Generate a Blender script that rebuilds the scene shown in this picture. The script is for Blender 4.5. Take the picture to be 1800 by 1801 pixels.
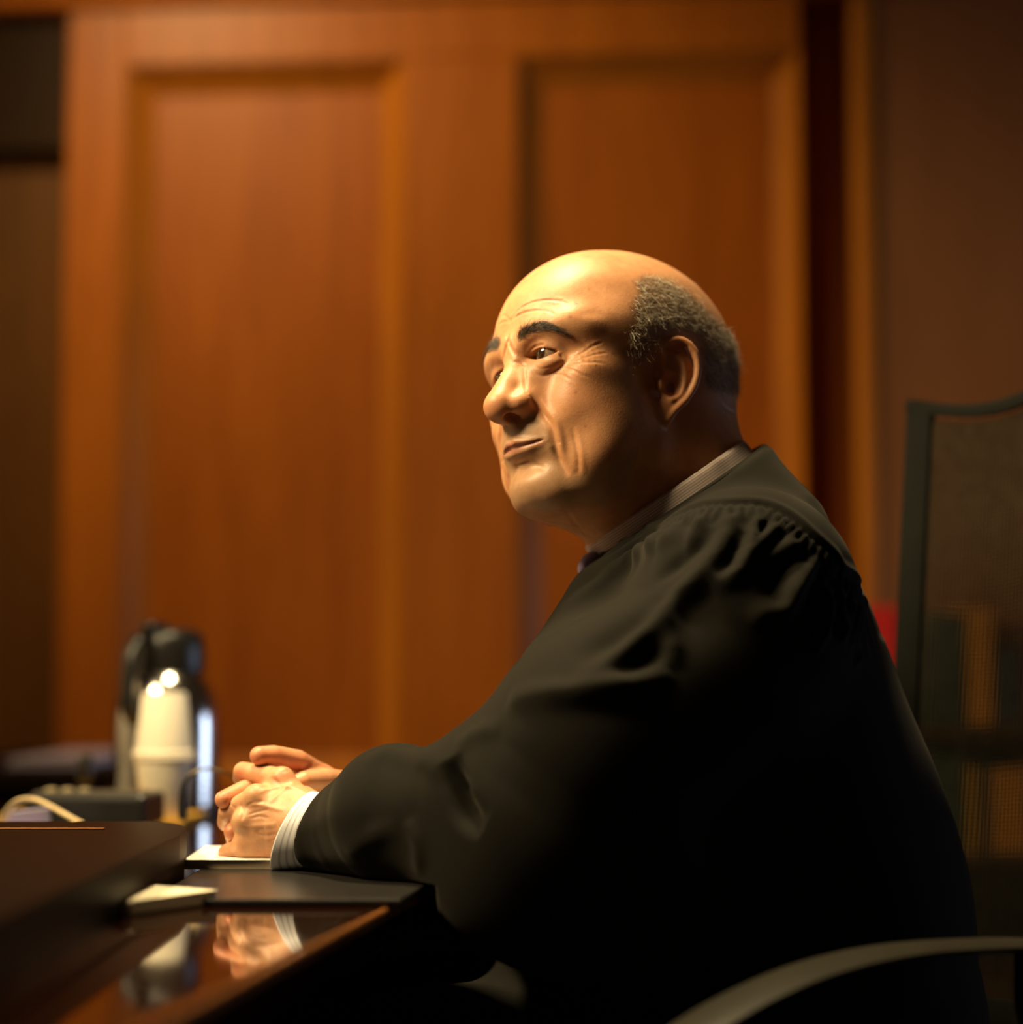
import bpy, bmesh, math, random
import numpy as np
from mathutils import Vector, Matrix
from mathutils.bvhtree import BVHTree

for _o in list(bpy.data.objects):
    bpy.data.objects.remove(_o, do_unlink=True)
SC = bpy.context.scene
COL = SC.collection
PI = math.pi
rnd = random.Random(7)

# ---------------------------------------------------------------- camera
FPX = 3530.0                       # focal length in pixels of the 1800 px frame
TILT = math.atan(300.0 / FPX)      # camera looks slightly upward
ZC = 0.905                         # camera height, the desk top is at 0.75
DESK = 0.75
cam_d = bpy.data.cameras.new('camera')
cam_d.sensor_width = 36.0
cam_d.lens = 36.0 * FPX / 1800.0
cam_d.clip_start = 0.05
cam_d.clip_end = 60
cam_d.dof.use_dof = True
cam_d.dof.focus_distance = 1.592
cam_d.dof.aperture_fstop = 2.0
cam = bpy.data.objects.new('camera', cam_d)
COL.objects.link(cam)
cam.location = (0, 0, ZC)
cam.rotation_euler = (PI / 2 + TILT, 0, 0)
SC.camera = cam

# ---------------------------------------------------------------- colour management and world
SC.view_settings.view_transform = 'Standard'
SC.view_settings.look = 'None'
SC.view_settings.gamma = 1
SC.view_settings.use_curve_mapping = False
SC.view_settings.exposure = 0.0
W = bpy.data.worlds.new('room_air')
SC.world = W
W.use_nodes = True
W.node_tree.nodes['Background'].inputs[0].default_value = (1.0, 0.55, 0.26, 1)
W.node_tree.nodes['Background'].inputs[1].default_value = 0.025

# ---------------------------------------------------------------- lights
def aim(o, target):
    d = Vector(target) - o.location
    o.rotation_euler = d.to_track_quat('-Z', 'Y').to_euler()

def area(name, loc, target, power, col, sx, sy, spread=180):
    l = bpy.data.lights.new(name, 'AREA')
    l.shape = 'RECTANGLE'
    l.size = sx
    l.size_y = sy
    l.energy = power
    l.color = col
    l.spread = math.radians(spread)
    o = bpy.data.objects.new(name, l)
    COL.objects.link(o)
    o.location = loc
    aim(o, target)
    return o

def spot(name, loc, target, power, col, radius, cone, blend):
    l = bpy.data.lights.new(name, 'SPOT')
    l.energy = power
    l.color = col
    l.shadow_soft_size = radius
    l.spot_size = math.radians(cone)
    l.spot_blend = blend
    o = bpy.data.objects.new(name, l)
    COL.objects.link(o)
    o.location = loc
    aim(o, target)
    return o

# warm lamp over the bench, ahead of and above the face
area('bench_lamp', (-1.12, 1.14, 2.15), (-0.05, 1.72, 0.95), 15.5, (1.0, 0.76, 0.40), 0.40, 0.40, 95)
# ceiling downlight almost straight above the judge
area('ceiling_downlight', (-0.26, 1.78, 2.62), (-0.12, 1.70, 0.9), 11, (1.0, 0.78, 0.42), 0.26, 0.26, 75)
# warm ceiling spot that washes the panelled wall
spot('wall_washer', (-1.02, 2.62, 2.7), (-0.26, 3.72, 1.50), 112, (1.0, 0.74, 0.35), 0.08, 80, 1.0)
# cool daylight from a tall window far to the right of the bench
area('window_daylight', (3.05, 2.75, 0.92), (-0.6, 2.75, 0.92), 13, (0.60, 0.74, 1.0), 0.9, 0.95, 160)
# added unseen spot that brightens the left wall for the jug's reflection
spot('jug_reflection_spot', (-2.1, 2.9, 2.75), (-2.72, 2.7, 0.95), 340, (1.0, 0.80, 0.48), 0.08, 90, 0.8)
# ---------------------------------------------------------------- helpers: points, objects, tags
def ray(px, py):
    c, s = math.cos(TILT), math.sin(TILT)
    u = (px - 900.0) / FPX
    v = -(py - 900.5) / FPX
    return Vector((u, c - v * s, s + v * c))

def at(px, py, Y):
    d = ray(px, py)
    t = Y / d.y
    return Vector((d.x * t, Y, ZC + d.z * t))

def onz(px, py, z=DESK):
    d = ray(px, py)
    t = (z - ZC) / d.z
    return Vector((d.x * t, d.y * t, z))

def tag(o, label=None, cat=None, group=None, kind=None):
    if label: o['label'] = label
    if cat: o['category'] = cat
    if group: o['group'] = group
    if kind: o['kind'] = kind
    return o

def empty(name, loc=(0, 0, 0), rz=0.0, parent=None):
    o = bpy.data.objects.new(name, None)
    o.empty_display_size = 0.05
    o.location = loc
    o.rotation_euler = (0, 0, rz)
    COL.objects.link(o)
    if parent: o.parent = parent
    return o

def mobj(name, me, mat=None, parent=None):
    o = bpy.data.objects.new(name, me)
    COL.objects.link(o)
    if mat is not None:
        if isinstance(mat, (list, tuple)):
            for m in mat: me.materials.append(m)
        elif not me.materials:
            me.materials.append(mat)
    if parent: o.parent = parent
    return o

def raw(name, V, F, mat=None, parent=None, smooth=True):
    """mesh object from numpy arrays (quads or triangles)"""
    V = np.asarray(V, dtype=np.float32)
    F = np.asarray(F, dtype=np.int32)
    me = bpy.data.meshes.new(name)
    n, k = F.shape
    me.vertices.add(len(V))
    me.vertices.foreach_set('co', V.ravel())
    me.loops.add(n * k)
    me.loops.foreach_set('vertex_index', F.ravel())
    me.polygons.add(n)
    me.polygons.foreach_set('loop_start', np.arange(0, n * k, k, dtype=np.int32))
    me.update(calc_edges=True)
    me.validate()
    if smooth:
        me.polygons.foreach_set('use_smooth', np.ones(len(me.polygons), dtype=bool))
    return mobj(name, me, mat, parent)

class MB:
    """collects shapes into one bmesh"""
    def __init__(self):
        self.bm = bmesh.new()
        self.flat = False
    def box(self, c, s, rz=0.0, bevel=0.0, seg=2, M=None):
        self.flat = True
        m = Matrix.Translation(c) @ Matrix.Rotation(rz, 4, 'Z')
        if M is not None: m = M @ m
        r = bmesh.ops.create_cube(self.bm, size=1.0, matrix=m @ Matrix.Diagonal((s[0], s[1], s[2], 1)))
        if bevel > 0:
            es = list({e for v in r['verts'] for e in v.link_edges})
            bmesh.ops.bevel(self.bm, geom=es, offset=bevel, segments=seg, profile=0.5, affect='EDGES')
        return self
    def lathe(self, prof, n=48, c=(0, 0, 0), M=None, cap=True):
        rings = []
        for r, z in prof:
            ring = []
            for i in range(n):
                a = 2 * PI * i / n
                p = Vector((c[0] + r * math.cos(a), c[1] + r * math.sin(a), c[2] + z))
                if M is not None: p = M @ p
                ring.append(self.bm.verts.new(p))
            rings.append(ring)
        for a, b in zip(rings, rings[1:]):
            for i in range(n):
                j = (i + 1) % n
                self.bm.faces.new((a[i], a[j], b[j], b[i]))
        if cap:
            self.bm.faces.new(rings[0][::-1])
            self.bm.faces.new(rings[-1])
        return self
    def tube(self, pts, rad, n=10, flat=1.0, up=None, closed=False, cap=True):
        pts = [Vector(p) for p in pts]
        if not hasattr(rad, '__len__'): rad = [rad] * len(pts)
        rings = []
        nrm = None
        for i, p in enumerate(pts):
            a = pts[i - 1] if (i > 0 or closed) else p
            b = pts[(i + 1) % len(pts)] if (i < len(pts) - 1 or closed) else p
            t = (b - a).normalized()
            if up is not None:
                nrm = (Vector(up) - t * t.dot(Vector(up))).normalized()
            elif nrm is None:
                h = Vector((0, 0, 1)) if abs(t.z) < 0.9 else Vector((1, 0, 0))
                nrm = (h - t * t.dot(h)).normalized()
            else:
                nrm = (nrm - t * t.dot(nrm)).normalized()
            bi = t.cross(nrm)
            ring = [self.bm.verts.new(p + (nrm * math.cos(2 * PI * k / n) * flat + bi * math.sin(2 * PI * k / n)) * rad[i]) for k in range(n)]
            rings.append(ring)
        prs = list(zip(rings, rings[1:]))
        if closed: prs.append((rings[-1], rings[0]))
        for a, b in prs:
            for k in range(n):
                j = (k + 1) % n
                self.bm.faces.new((a[k], a[j], b[j], b[k]))
        if cap and not closed:
            self.bm.faces.new(rings[0][::-1])
            self.bm.faces.new(rings[-1])
        return self
    def prism(self, poly, z0, z1, bevel=0.0, seg=2, M=None):
        """polygon (x, y) extruded from z0 to z1"""
        self.flat = True
        lo = [self.bm.verts.new((M @ Vector((x, y, z0))) if M is not None else (x, y, z0)) for x, y in poly]
        hi = [self.bm.verts.new((M @ Vector((x, y, z1))) if M is not None else (x, y, z1)) for x, y in poly]
        n = len(poly)
        fs = [self.bm.faces.new(lo[::-1]), self.bm.faces.new(hi)]
        for i in range(n):
            j = (i + 1) % n
            fs.append(self.bm.faces.new((lo[i], lo[j], hi[j], hi[i])))
        if bevel > 0:
            es = list({e for f in fs[1:2] for e in f.edges}) + list({e for f in fs[0:1] for e in f.edges})
            bmesh.ops.bevel(self.bm, geom=es, offset=bevel, segments=seg, profile=0.5, affect='EDGES')
        return self
    def build(self, name, mat, parent=None, smooth=True, sharp=0.7):
        bmesh.ops.recalc_face_normals(self.bm, faces=self.bm.faces)
        if smooth and not self.flat:
            for f in self.bm.faces: f.smooth = True
            for e in self.bm.edges:
                if len(e.link_faces) == 2 and e.calc_face_angle(0) > sharp: e.smooth = False
        me = bpy.data.meshes.new(name)
        self.bm.to_mesh(me)
        self.bm.free()
        return mobj(name, me, mat, parent)

def spline(pts, n):
    """Catmull-Rom through points (any dimension) -> n samples"""
    P = np.asarray(pts, float)
    P = np.vstack([2 * P[0] - P[1], P, 2 * P[-1] - P[-2]])
    out = []
    m = len(P) - 3
    for u in np.linspace(0, m - 1e-9, n):
        i = int(u); t = u - i
        a, b, c, d = P[i], P[i + 1], P[i + 2], P[i + 3]
        out.append(0.5 * ((2 * b) + (c - a) * t + (2 * a - 5 * b + 4 * c - d) * t * t + (3 * b - a - 3 * c + d) * t ** 3))
    return np.array(out)

# ---------------------------------------------------------------- materials
class NT:
    def __init__(self, name):
        self.m = bpy.data.materials.new(name)
        self.m.use_nodes = True
        self.t = self.m.node_tree
        self.b = self.t.nodes['Principled BSDF']
    def n(self, typ, **kw):
        nd = self.t.nodes.new(typ)
        for k, v in kw.items():
            if k.startswith('i_'):
                nd.inputs[k[2:].replace('_', ' ')].default_value = v
            else:
                setattr(nd, k, v)
        return nd
    def l(self, a, b):
        self.t.links.new(a, b)
    def set(self, **kw):
        for k, v in kw.items():
            self.b.inputs[k.replace('_', ' ')].default_value = v
        return self

def C(r, g, b): return (r, g, b, 1)

def ramp(nt, fac, stops):
    r = nt.n('ShaderNodeValToRGB')
    els = r.color_ramp.elements
    while len(els) < len(stops): els.new(0.5)
    for e, (p, c) in zip(els, stops):
        e.position = p
        e.color = c
    nt.l(fac, r.inputs[0])
    return r

def plain(name, col, rough=0.5, metal=0.0, var=0.12, scale=30.0, bump=0.0, spec=0.5):
    nt = NT(name)
    tc = nt.n('ShaderNodeTexCoord')
    no = nt.n('ShaderNodeTexNoise', i_Scale=scale, i_Detail=5.0)
    nt.l(tc.outputs['Object'], no.inputs['Vector'])
    a = [c * (1 - var) for c in col]; b = [min(1, c * (1 + var)) for c in col]
    r = ramp(nt, no.outputs['Fac'], [(0.3, C(*a)), (0.7, C(*b))])
    nt.l(r.outputs['Color'], nt.b.inputs['Base Color'])
    nt.set(Roughness=rough, Metallic=metal)
    nt.b.inputs['Specular IOR Level'].default_value = spec
    if bump > 0:
        bp = nt.n('ShaderNodeBump', i_Strength=bump, i_Distance=0.002)
        nt.l(no.outputs['Fac'], bp.inputs['Height'])
        nt.l(bp.outputs['Normal'], nt.b.inputs['Normal'])
    return nt.m

def wood(name, c1, c2, rough=0.35, scale=(14, 14, 1.2), coat=0.0, spec=0.5, bump=0.05):
    nt = NT(name)
    tc = nt.n('ShaderNodeTexCoord')
    mp = nt.n('ShaderNodeMapping')
    mp.inputs['Scale'].default_value = scale
    nt.l(tc.outputs['Object'], mp.inputs['Vector'])
    n1 = nt.n('ShaderNodeTexNoise', i_Scale=3.0, i_Detail=7.0, i_Roughness=0.6, i_Distortion=0.6)
    nt.l(mp.outputs['Vector'], n1.inputs['Vector'])
    n2 = nt.n('ShaderNodeTexNoise', i_Scale=1.1, i_Detail=2.0)
    nt.l(tc.outputs['Object'], n2.inputs['Vector'])
    mx = nt.n('ShaderNodeMath', operation='MULTIPLY_ADD')
    nt.l(n2.outputs['Fac'], mx.inputs[0]); mx.inputs[1].default_value = 0.5
    nt.l(n1.outputs['Fac'], mx.inputs[2])
    r = ramp(nt, mx.outputs[0], [(0.45, C(*c1)), (1.0, C(*c2))])
    nt.l(r.outputs['Color'], nt.b.inputs['Base Color'])
    nt.set(Roughness=rough)
    nt.b.inputs['Specular IOR Level'].default_value = spec
    nt.b.inputs['Coat Weight'].default_value = coat
    nt.b.inputs['Coat Roughness'].default_value = 0.05
    if bump <= 0: return nt.m
    bp = nt.n('ShaderNodeBump', i_Strength=bump, i_Distance=0.002)
    nt.l(n1.outputs['Fac'], bp.inputs['Height'])
    nt.l(bp.outputs['Normal'], nt.b.inputs['Normal'])
    return nt.m

# ---------------------------------------------------------------- signed distance sculpting
class SDF:
    """a sampled distance field that shapes are blended into, meshed with surface nets"""
    def __init__(self, lo, hi, h):
        self.h = h
        self.lo = np.array(lo, float)
        self.n = np.ceil((np.array(hi, float) - self.lo) / h).astype(int) + 1
        self.d = np.full(tuple(self.n), 9.0, dtype=np.float32)
    def win(self, lo, hi):
        a = np.clip(np.floor((np.array(lo) - self.lo) / self.h).astype(int), 0, self.n)
        b = np.clip(np.ceil((np.array(hi) - self.lo) / self.h).astype(int) + 1, 0, self.n)
        if (b <= a).any(): return None
        g = [(self.lo[i] + self.h * np.arange(a[i], b[i])).astype(np.float32) for i in range(3)]
        return (slice(a[0], b[0]), slice(a[1], b[1]), slice(a[2], b[2])), g[0][:, None, None], g[1][None, :, None], g[2][None, None, :]
    def put(self, w, p, k, op):
        d = self.d[w]
        if op == 'u':
            if k > 0:
                e = np.clip(k - np.abs(d - p), 0, None) / k
                self.d[w] = np.minimum(d, p) - e * e * k * 0.25
            else:
                self.d[w] = np.minimum(d, p)
        else:
            p = -p
            if k > 0:
                e = np.clip(k - np.abs(d - p), 0, None) / k
                self.d[w] = np.maximum(d, p) + e * e * k * 0.25
            else:
                self.d[w] = np.maximum(d, p)
    def ell(self, c, r, k=0.0, op='u', mir=False, R=None):
        if mir:
            Rm = None
            if R is not None:
                D = np.diag([-1.0, 1, 1]); Rm = D @ R @ D
            self.ell((-c[0], c[1], c[2]), r, k, op, False, Rm)
        m = max(r) + k + 6 * self.h
        q = [m] * 3 if R is not None else [ri + k + 6 * self.h for ri in r]
        w = self.win([c[i] - q[i] for i in range(3)], [c[i] + q[i] for i in range(3)])
        if w is None: return
        s, x, y, z = w
        x = x - c[0]; y = y - c[1]; z = z - c[2]
        if R is not None:      # columns of R are the axes of the ellipsoid
            x, y, z = (R[0, 0] * x + R[1, 0] * y + R[2, 0] * z, R[0, 1] * x + R[1, 1] * y + R[2, 1] * z, R[0, 2] * x + R[1, 2] * y + R[2, 2] * z)
        k0 = np.sqrt((x / r[0]) ** 2 + (y / r[1]) ** 2 + (z / r[2]) ** 2) + 1e-6
        k1 = np.sqrt((x / r[0] ** 2) ** 2 + (y / r[1] ** 2) ** 2 + (z / r[2] ** 2) ** 2) + 1e-6
        self.put(s, (k0 * (k0 - 1) / k1).astype(np.float32), k, op)
    def cap(self, a, b, ra, rb, k=0.0, op='u', mir=False, sq=None):
        if mir:
            self.cap((-a[0], a[1], a[2]), (-b[0], b[1], b[2]), ra, rb, k, op)
        a = np.array(a, float); b = np.array(b, float)
        m = max(ra, rb) + k + 6 * self.h
        w = self.win(np.minimum(a, b) - m, np.maximum(a, b) + m)
        if w is None: return
        s, x, y, z = w
        ab = b - a
        L2 = float(ab @ ab) + 1e-9
        t = np.clip(((x - a[0]) * ab[0] + (y - a[1]) * ab[1] + (z - a[2]) * ab[2]) / L2, 0, 1)
        dd = np.sqrt((x - a[0] - t * ab[0]) ** 2 + (y - a[1] - t * ab[1]) ** 2 + (z - a[2] - t * ab[2]) ** 2)
        self.put(s, (dd - (ra + (rb - ra) * t)).astype(np.float32), k, op)
    def chain(self, pts, rad, k=0.0, op='u', mir=False):
        """a chain of capsules blended as ONE shape (so that grooves stay even)"""
        if mir:
            self.chain([(-p[0], p[1], p[2]) for p in pts], rad, k, op)
        P = np.array(pts, float)
        if not hasattr(rad, '__len__'): rad = [rad] * len(P)
        m = max(rad) + k + 6 * self.h
        w = self.win(P.min(0) - m, P.max(0) + m)
        if w is None: return
        s, x, y, z = w
        best = None
        for i in range(len(P) - 1):
            a, ab = P[i], P[i + 1] - P[i]
            L2 = float(ab @ ab) + 1e-9
            t = np.clip(((x - a[0]) * ab[0] + (y - a[1]) * ab[1] + (z - a[2]) * ab[2]) / L2, 0, 1)
            dd = np.sqrt((x - a[0] - t * ab[0]) ** 2 + (y - a[1] - t * ab[1]) ** 2 + (z - a[2] - t * ab[2]) ** 2) - (rad[i] + (rad[i + 1] - rad[i]) * t)
            best = dd if best is None else np.minimum(best, dd)
        self.put(s, best.astype(np.float32), k, op)
    def bump(self, c, r, amp, mir=False, R=None):
        """a soft push outward (amp > 0) or inward"""
        if mir:
            Rm = None
            if R is not None:
                D = np.diag([-1.0, 1, 1]); Rm = D @ R @ D
            self.bump((-c[0], c[1], c[2]), r, amp, False, Rm)
        m = 2.2 * max(r)
        w = self.win([c[i] - m for i in range(3)], [c[i] + m for i in range(3)])
        if w is None: return
        s, x, y, z = w
        x = x - c[0]; y = y - c[1]; z = z - c[2]
        if R is not None:
            x, y, z = (R[0, 0] * x + R[1, 0] * y + R[2, 0] * z, R[0, 1] * x + R[1, 1] * y + R[2, 1] * z, R[0, 2] * x + R[1, 2] * y + R[2, 2] * z)
        self.d[s] -= (amp * np.exp(-((x / r[0]) ** 2 + (y / r[1]) ** 2 + (z / r[2]) ** 2))).astype(np.float32)
    def mesh(self):
        d = self.d; lo = self.lo; h = self.h
        s = d < 0
        nx, ny, nz = s.shape
        any_ = np.zeros((nx - 1, ny - 1, nz - 1), bool); all_ = np.ones_like(any_)
        for i in (0, 1):
            for j in (0, 1):
                for k in (0, 1):
                    q = s[i:nx - 1 + i, j:ny - 1 + j, k:nz - 1 + k]
                    any_ |= q; all_ &= q
        act = any_ & ~all_
        I, J, K = np.nonzero(act)
        idx = np.full(act.shape, -1, np.int32)
        idx[I, J, K] = np.arange(len(I), dtype=np.int32)
        acc = np.zeros((len(I), 3)); cnt = np.zeros(len(I))
        cor = [(0, 0, 0), (1, 0, 0), (0, 1, 0), (1, 1, 0), (0, 0, 1), (1, 0, 1), (0, 1, 1), (1, 1, 1)]
        val = [d[I + a, J + b, K + c] for a, b, c in cor]
        for a in range(8):
            for b in range(a + 1, 8):
                df = [cor[b][q] - cor[a][q] for q in range(3)]
                if sum(abs(q) for q in df) != 1: continue
                m = (val[a] < 0) != (val[b] < 0)
                t = val[a][m] / (val[a][m] - val[b][m])
                for q in range(3):
                    acc[m, q] += cor[a][q] + df[q] * t
                cnt[m] += 1
        V = lo + h * (np.stack([I, J, K], 1) + acc / cnt[:, None])
        F = []
        for ax in range(3):
            sl0 = [slice(None)] * 3; sl1 = [slice(None)] * 3
            sl0[ax] = slice(0, -1); sl1[ax] = slice(1, None)
            ch = s[tuple(sl0)] != s[tuple(sl1)]
            E = np.stack(np.nonzero(ch), 1)
            o1, o2 = [q for q in range(3) if q != ax]
            ok = (E[:, o1] >= 1) & (E[:, o2] >= 1) & (E[:, o1] < d.shape[o1] - 1) & (E[:, o2] < d.shape[o2] - 1)
            E = E[ok]
            ins = s[E[:, 0], E[:, 1], E[:, 2]]
            def cell(p, q):
                G = E.copy(); G[:, o1] -= p; G[:, o2] -= q
                return idx[G[:, 0], G[:, 1], G[:, 2]]
            Q = np.stack([cell(1, 1), cell(0, 1), cell(0, 0), cell(1, 0)], 1)
            flip = ins if ax != 1 else ~ins
            Q[~flip] = Q[~flip][:, ::-1]
            F.append(Q)
        F = np.vstack(F)
        F = F[(F >= 0).all(1)]
        return V, F

def vnormals(V, F):
    if F.shape[1] == 4:
        n = np.cross(V[F[:, 2]] - V[F[:, 0]], V[F[:, 3]] - V[F[:, 1]])
    else:
        n = np.cross(V[F[:, 1]] - V[F[:, 0]], V[F[:, 2]] - V[F[:, 0]])
    N = np.zeros_like(V)
    for k in range(F.shape[1]):
        for q in range(3):
            N[:, q] += np.bincount(F[:, k], n[:, q], len(V))
    return N / (np.linalg.norm(N, axis=1, keepdims=True) + 1e-12)

def relax(V, F, it=1, lam=0.5, w=None):
    for _ in range(it):
        S = np.zeros_like(V); c = np.zeros(len(V))
        for k in range(4):
            a, b = F[:, k], F[:, (k + 1) % 4]
            for q in range(3):
                S[:, q] += np.bincount(a, V[b, q], len(V)) + np.bincount(b, V[a, q], len(V))
            c += np.bincount(a, minlength=len(V)) + np.bincount(b, minlength=len(V))
        D = S / np.maximum(c, 1)[:, None] - V
        V = V + D * (lam if w is None else (lam * w)[:, None])
    return V

def main_island(V, F):
    """keeps the largest connected piece"""
    lab = np.arange(len(V))
    for _ in range(400):
        m = lab[F].min(1)
        new = lab.copy()
        for k in range(4): np.minimum.at(new, F[:, k], m)
        new = new[new]
        if (new == lab).all(): break
        lab = new
    c = np.bincount(lab)
    keep = lab == c.argmax()
    if keep.all(): return V, F
    mp = np.cumsum(keep) - 1
    F = F[keep[F].all(1)]
    return V[keep], mp[F].astype(np.int32)

def pdist(V, pts):
    """distance of each vertex to a polyline, and where along it (0..1)"""
    P = np.asarray(pts, float)
    best = np.full(len(V), 1e9); par = np.zeros(len(V))
    L = np.r_[0, np.cumsum(np.linalg.norm(np.diff(P, axis=0), axis=1))]
    lo = P.min(0); hi = P.max(0)
    for i in range(len(P) - 1):
        a, ab = P[i], P[i + 1] - P[i]
        t = np.clip((V - a) @ ab / (ab @ ab + 1e-12), 0, 1)
        dd = np.linalg.norm(V - a - t[:, None] * ab, axis=1)
        m = dd < best
        best[m] = dd[m]
        par[m] = (L[i] + t[m] * (L[i + 1] - L[i])) / L[-1]
    return best, par
# ---------------------------------------------------------------- the panelled wall, floor
WALL_Y, WALL_K = 3.70, 0.08
WALL_A = -math.atan(WALL_K)
M_WALL = Matrix.Translation((0, WALL_Y, 0)) @ Matrix.Rotation(WALL_A, 4, 'Z')
def wu(px):                      # photograph column -> distance along the wall
    d = ray(px, 600)
    k = d.x / d.y
    return k * WALL_Y / (1 + WALL_K * k) * math.sqrt(1 + WALL_K ** 2)
def wz(py, px=800):              # photograph row -> height on the wall
    d = ray(px, py)
    k = d.x / d.y
    Y = WALL_Y / (1 + WALL_K * k)
    return ZC + d.z / d.y * Y

oak = wood('reddish_oak', (0.24, 0.055, 0.0022), (0.38, 0.098, 0.005), 0.42, (10, 10, 0.9), spec=0.2)
oak_frame = wood('oak_frame', (0.25, 0.060, 0.0028), (0.40, 0.108, 0.006), 0.40, (10, 10, 0.9), spec=0.2)
oak_mould = wood('oak_moulding', (0.29, 0.084, 0.005), (0.45, 0.145, 0.011), 0.42, (10, 10, 0.9), spec=0.15)
carpet = plain('carpet', (0.05, 0.035, 0.03), 0.95, scale=200, bump=0.4)

fl = MB().box((0.3, 1.6, -0.02), (6.0, 5.2, 0.04)).build('floor', carpet, smooth=False)
tag(fl, kind='structure')

wall = MB().box((0, 0.17, 1.4), (5.4, 0.10, 2.8)).build('wall_back', oak, smooth=False)
wall.matrix_world = M_WALL
tag(wall, kind='structure')

def wpart(name, x0, x1, z0, z1, y0, y1, mat, bevel=0.003):
    mb = MB().box(((x0 + x1) / 2, (y0 + y1) / 2, (z0 + z1) / 2), (x1 - x0, y1 - y0, z1 - z0), bevel=bevel, seg=1)
    return mb.build(name, mat, wall)

def moulding(x0, x1, z0, z1, w, y_out, y_in, mat):
    """a sloped ogee frame that steps down from the stiles to the sunken panel: four mitred strips"""
    prof = [(0.0, y_in + 0.004), (0.0, y_out), (0.06, y_out), (0.10, y_out + 0.004), (0.50, y_out + (y_in - y_out) * 0.48), (0.92, y_out + (y_in - y_out) * 0.94), (1.0, y_in - 0.002), (1.0, y_in + 0.004)]
    cs = [(x0, z0, 1, 1), (x1, z0, -1, 1), (x1, z1, -1, -1), (x0, z1, 1, -1)]
    for i in range(4):
        a, b = cs[i], cs[(i + 1) % 4]
        bm = bmesh.new()
        ra = [bm.verts.new((a[0] + a[2] * t * w, y, a[1] + a[3] * t * w)) for t, y in prof]
        rb = [bm.verts.new((b[0] + b[2] * t * w, y, b[1] + b[3] * t * w)) for t, y in prof]
        n = len(prof)
        for k in range(n):
            j = (k + 1) % n
            bm.faces.new((ra[k], ra[j], rb[j], rb[k]))
        bm.faces.new(ra[::-1]); bm.faces.new(rb)
        m = MB(); m.bm.free(); m.bm = bm
        m.build('moulding', mat, wall)

TOP, BOT = wz(-2), 0.30
PT = wz(100)                       # top of the sunken panels
PB = 0.72
# first unit: two sunken panels between three stiles
xs = [wu(p) for p in (112, 213, 708, 908, 1412)]
wpart('stile', xs[0], xs[1], BOT, TOP, 0.0, 0.119, oak_frame)
wpart('stile', xs[2], xs[3], PB, PT, 0.0, 0.119, oak_frame)
wpart('rail', xs[1], xs[4], PT, TOP, 0.0, 0.119, oak_frame)
wpart('rail', xs[1], xs[4], BOT, PB, 0.0, 0.119, oak_frame)
for a, b in ((xs[1], xs[2]), (xs[3], xs[4])):
    wpart('panel', a + 0.004, b - 0.004, PB + 0.004, PT - 0.004, 0.050, 0.119, oak, 0)
    moulding(a, b, PB, PT, 0.049, 0.001, 0.050, oak_mould)
# deep slot beside it, then the next unit
wpart('stile', wu(1507), wu(1545), BOT, TOP, 0.0, 0.119, oak_mould, 0.012)
wpart('panel', wu(1545) + 0.001, wu(2150), BOT, TOP, 0.020, 0.119, wood('brown_oak', (0.20, 0.075, 0.026), (0.27, 0.105, 0.038), 0.4, (10, 10, 0.9), spec=0.25), 0)
wpart('stile', wu(2150), 2.0, BOT, TOP, 0.0, 0.119, oak_frame)
# set-back bay at the left in darker wood, its rail darkest
bay_wood = wood('dark_bay_wood', (0.07, 0.023, 0.0015), (0.115, 0.040, 0.003), 0.45, (10, 10, 0.9), spec=0.2)
bay_rail_wood = wood('dark_bay_rail', (0.016, 0.006, 0.001), (0.028, 0.011, 0.002), 0.5, (10, 10, 0.9), spec=0.08)
wpart('rail', -1.9, xs[0] - 0.001, wz(240), TOP, 0.03, 0.119, bay_rail_wood)
wpart('panel', -1.9, xs[0] - 0.001, BOT, wz(240) - 0.001, 0.08, 0.119, bay_wood, 0)
# cornice and skirting
co = MB().prism([(0.10, TOP), (-0.015, TOP), (-0.02, TOP + 0.02), (-0.045, TOP + 0.05), (-0.05, TOP + 0.09), (-0.09, TOP + 0.14), (-0.09, TOP + 0.2), (0.10, TOP + 0.2)], -2.2, 2.2,
               M=Matrix(((0, 0, 1, 0), (1, 0, 0, 0), (0, 1, 0, 0), (0, 0, 0, 1)))).build('trim_1', oak_frame)
co.matrix_world = M_WALL
tag(co, kind='structure')
sk = MB().box((0, 0.03, 0.15), (4.6, 0.14, 0.30), bevel=0.01).build('baseboard_back', oak_frame)
sk.matrix_world = M_WALL
tag(sk, kind='structure')
# unseen pale wall added at the left for the steel jug to reflect
plaster = plain('cream_plaster', (0.70, 0.60, 0.42), 0.9, var=0.04, scale=6)
wl = MB().box((-2.72, 1.45, 1.4), (0.08, 5.2, 2.8)).build('added_wall_left', plaster, smooth=False)
tag(wl, kind='structure')
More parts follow.
